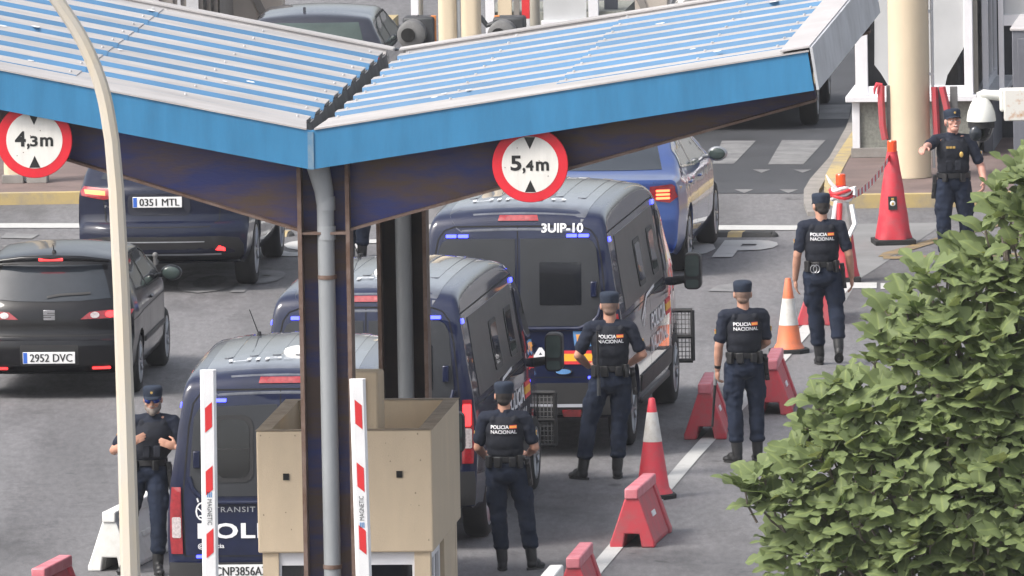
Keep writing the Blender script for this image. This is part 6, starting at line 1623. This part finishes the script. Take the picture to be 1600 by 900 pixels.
# ------------------------------------------------------------------ the fig tree, near the camera on the right
FY = 112.0
outl = [(1612, 222), (1580, 252), (1550, 284), (1528, 325), (1514, 378), (1474, 400), (1440, 408), (1405, 432), (1385, 470), (1362, 505), (1352, 560), (1300, 592), (1256, 622), (1236, 660), (1228, 700), (1182, 722), (1140, 736), (1124, 770), (1150, 800), (1178, 800), (1210, 830), (1200, 870), (1196, 940), (1230, 1010), (1330, 1080), (1480, 1120), (1640, 1130), (1800, 1080), (1880, 900), (1900, 650), (1880, 450), (1820, 310), (1740, 235), (1670, 205)]
ow = [(P(x, y, FY).x, P(x, y, FY).z) for x, y in outl]
def dist_in(p):
    d = 9
    for i in range(len(ow)):
        a = Vector(ow[i]); b = Vector(ow[(i+1) % len(ow)]); ab = b-a; t = max(0, min(1, (Vector(p)-a).dot(ab)/ab.dot(ab))); d = min(d, (Vector(p)-(a+ab*t)).length)
    return d
q = random.Random(11)
xs = [a for a, b in ow]; zs_ = [b for a, b in ow]
cxw, czw = P(1640, 760, FY).x, P(1640, 760, FY).z
tips = []
tries = 0
while len(tips) < 950 and tries < 40000:
    tries += 1
    x = q.uniform(min(xs), max(xs)); z = q.uniform(min(zs_), max(zs_))
    if not inside((x, z), ow): continue
    d = dist_in((x, z))
    if d < .05: continue
    th = min(1.25, math.sqrt(max(0, d)*1.1)*.95); s = q.random()
    y = FY + (th*(-1+.22*q.random()) if s < .66 else q.uniform(-th, th))
    p = Vector((x, y, z))
    # clumpy: real gaps
    if noise.noise(p*1.9+Vector((3, 1, 7))) < -.36 and q.random() < .7: continue
    if any((p-t).length < .10 for t in tips): continue
    tips.append(p)
ctr = Vector((cxw, FY, czw-.4))
lf = MB(); vein = []
def leaf_outline(sz, q):
    """half outline of a lobed fig leaf along u, widths"""
    w1 = q.uniform(.30, .44); k = q.uniform(.5, .85); lb = q.uniform(.35, .8)
    return [(0.0, .0), (.02, .12), (.06, .26*k+.06), (.15, w1*.85), (.24, w1*.72), (.34, w1*.82), (.50, w1*1.05), (.58, w1*.85), (.63, w1*lb*.75), (.74, w1*.62), (.88, w1*.40), (1.0, 0)]
def add_leaf(base, d, n, sz, q):
    d = d.normalized(); n = (n-d*n.dot(d)).normalized(); s = d.cross(n)
    pr = leaf_outline(sz, q); bend = q.uniform(.05, .45); fold = q.uniform(.05, .45); tw = q.uniform(-.25, .25); ph = q.uniform(0, 6)
    vs = []; m_ = len(pr)
    def pt(u, w_):
        z = -bend*u*u*sz + fold*abs(w_)*sz - .25*abs(w_)**2*sz*2 + tw*w_*u*sz + .035*sz*math.sin(9*u+ph+5*w_)
        return base+d*u*sz+s*w_*sz+n*z
    for u, w_ in pr: vs.append(pt(u, 0))
    for u, w_ in pr: vs.append(pt(u, min(w_, .05)))
    for u, w_ in pr: vs.append(pt(u-.10*w_*(1 if u < .3 else -.15), w_))
    for u, w_ in pr: vs.append(pt(u, -min(w_, .05)))
    for u, w_ in pr: vs.append(pt(u-.10*w_*(1 if u < .3 else -.15), -w_))
    fs = []
    for i in range(m_-1):
        for a, b in ((0, m_), (m_, 2*m_)): fs.append((a+i, a+i+1, b+i+1, b+i))
        for a, b in ((0, 3*m_), (3*m_, 4*m_)): fs.append((b+i, b+i+1, a+i+1, a+i))
    lf.add(vs, fs); vein.extend([1.0]*m_+([.0, .12, .0]*m_)[:m_]+[.0]*m_+([.0, .12, .0]*m_)[:m_]+[.0]*m_)
stalk = MB()
for p in tips:
    out = (p-ctr).normalized(); ax = (out*.40+Vector((q.uniform(-.4, .4), -.35+q.uniform(-.3, .3), .85))).normalized()
    nl = q.choice((4, 5, 5, 6, 7)); a0 = q.uniform(0, 6.28); e1 = ax.orthogonal().normalized(); e2 = ax.cross(e1)
    stalk.tube([p-ax*.22-out*.05, p-ax*.1, p+ax*.02], [.010, .008, .006], 5)
    for k in range(nl):
        a = a0+k*2.4; spread = .30+.80*(1-k/nl)*q.uniform(.7, 1.15); rd = e1*math.cos(a)+e2*math.sin(a)
        d = (ax*math.cos(spread)+rd*math.sin(spread)).normalized()+Vector((0, 0, q.uniform(-.15, .2)))
        n_ = (ax*math.sin(spread)-rd*math.cos(spread))*1.0+Vector((0, -.15, .25))
        sz = q.uniform(.12, .265)*(1 if k < nl-2 else .65)
        b0_ = p-ax*.03*k/nl+d.normalized()*q.uniform(.02, .06)
        stalk.tube([p-ax*.02, b0_], [.004, .003], 4)
        add_leaf(b0_, d, n_, sz, q)
tr_x, tr_y = P(1660, 900, FY).x, FY
ft_ = empty('fig_tree', (tr_x, tr_y, 0), 0, 'leafy green fig tree filling the lower right of the picture', 'tree')
me = lf.mesh('crown'); va = me.attributes.new('vein', 'FLOAT', 'POINT'); va.data.foreach_set('value', vein); me.materials.append(M['leaf']); me.transform(Matrix.Translation((-tr_x, -tr_y, 0)))
cr_ = link('crown', me, ft_, 0)
for p_ in cr_.data.polygons: p_.use_smooth = True
lims = MB()
o_ = Vector((tr_x, tr_y, 0))
lims.tube([(0, 0, 0), (.03, .02, .8), (-.02, 0, 1.6), (-.05, 0, 2.4), (0, 0, 3.2)], [.17, .14, .13, .11, .08], 12)
for i in range(46):
    tg = tips[q.randrange(len(tips))]-o_; z0 = q.uniform(1.4, 3.2); st = Vector((0, 0, z0)); mid = st+(tg-st)*.5+Vector((0, 0, -.12+q.uniform(-.1, .2))); lims.tube(chaikin([st, mid, tg-Vector((0, 0, .1)), tg], 1), [.045, .036, .028, .022, .016, .012][:len(chaikin([st, mid, tg-Vector((0, 0, .1)), tg], 1))] if len(chaikin([st, mid, tg, tg], 1)) <= 6 else [.045-.033*i_/(len(chaikin([st, mid, tg, tg], 1))-1) for i_ in range(len(chaikin([st, mid, tg, tg], 1)))], 7)
lims.build('trunk', M['bark'], ft_, 40)
me = stalk.mesh('twigs'); me.materials.append(M['bark']); me.transform(Matrix.Translation((-tr_x, -tr_y, 0))); link('twigs', me, ft_, 40)
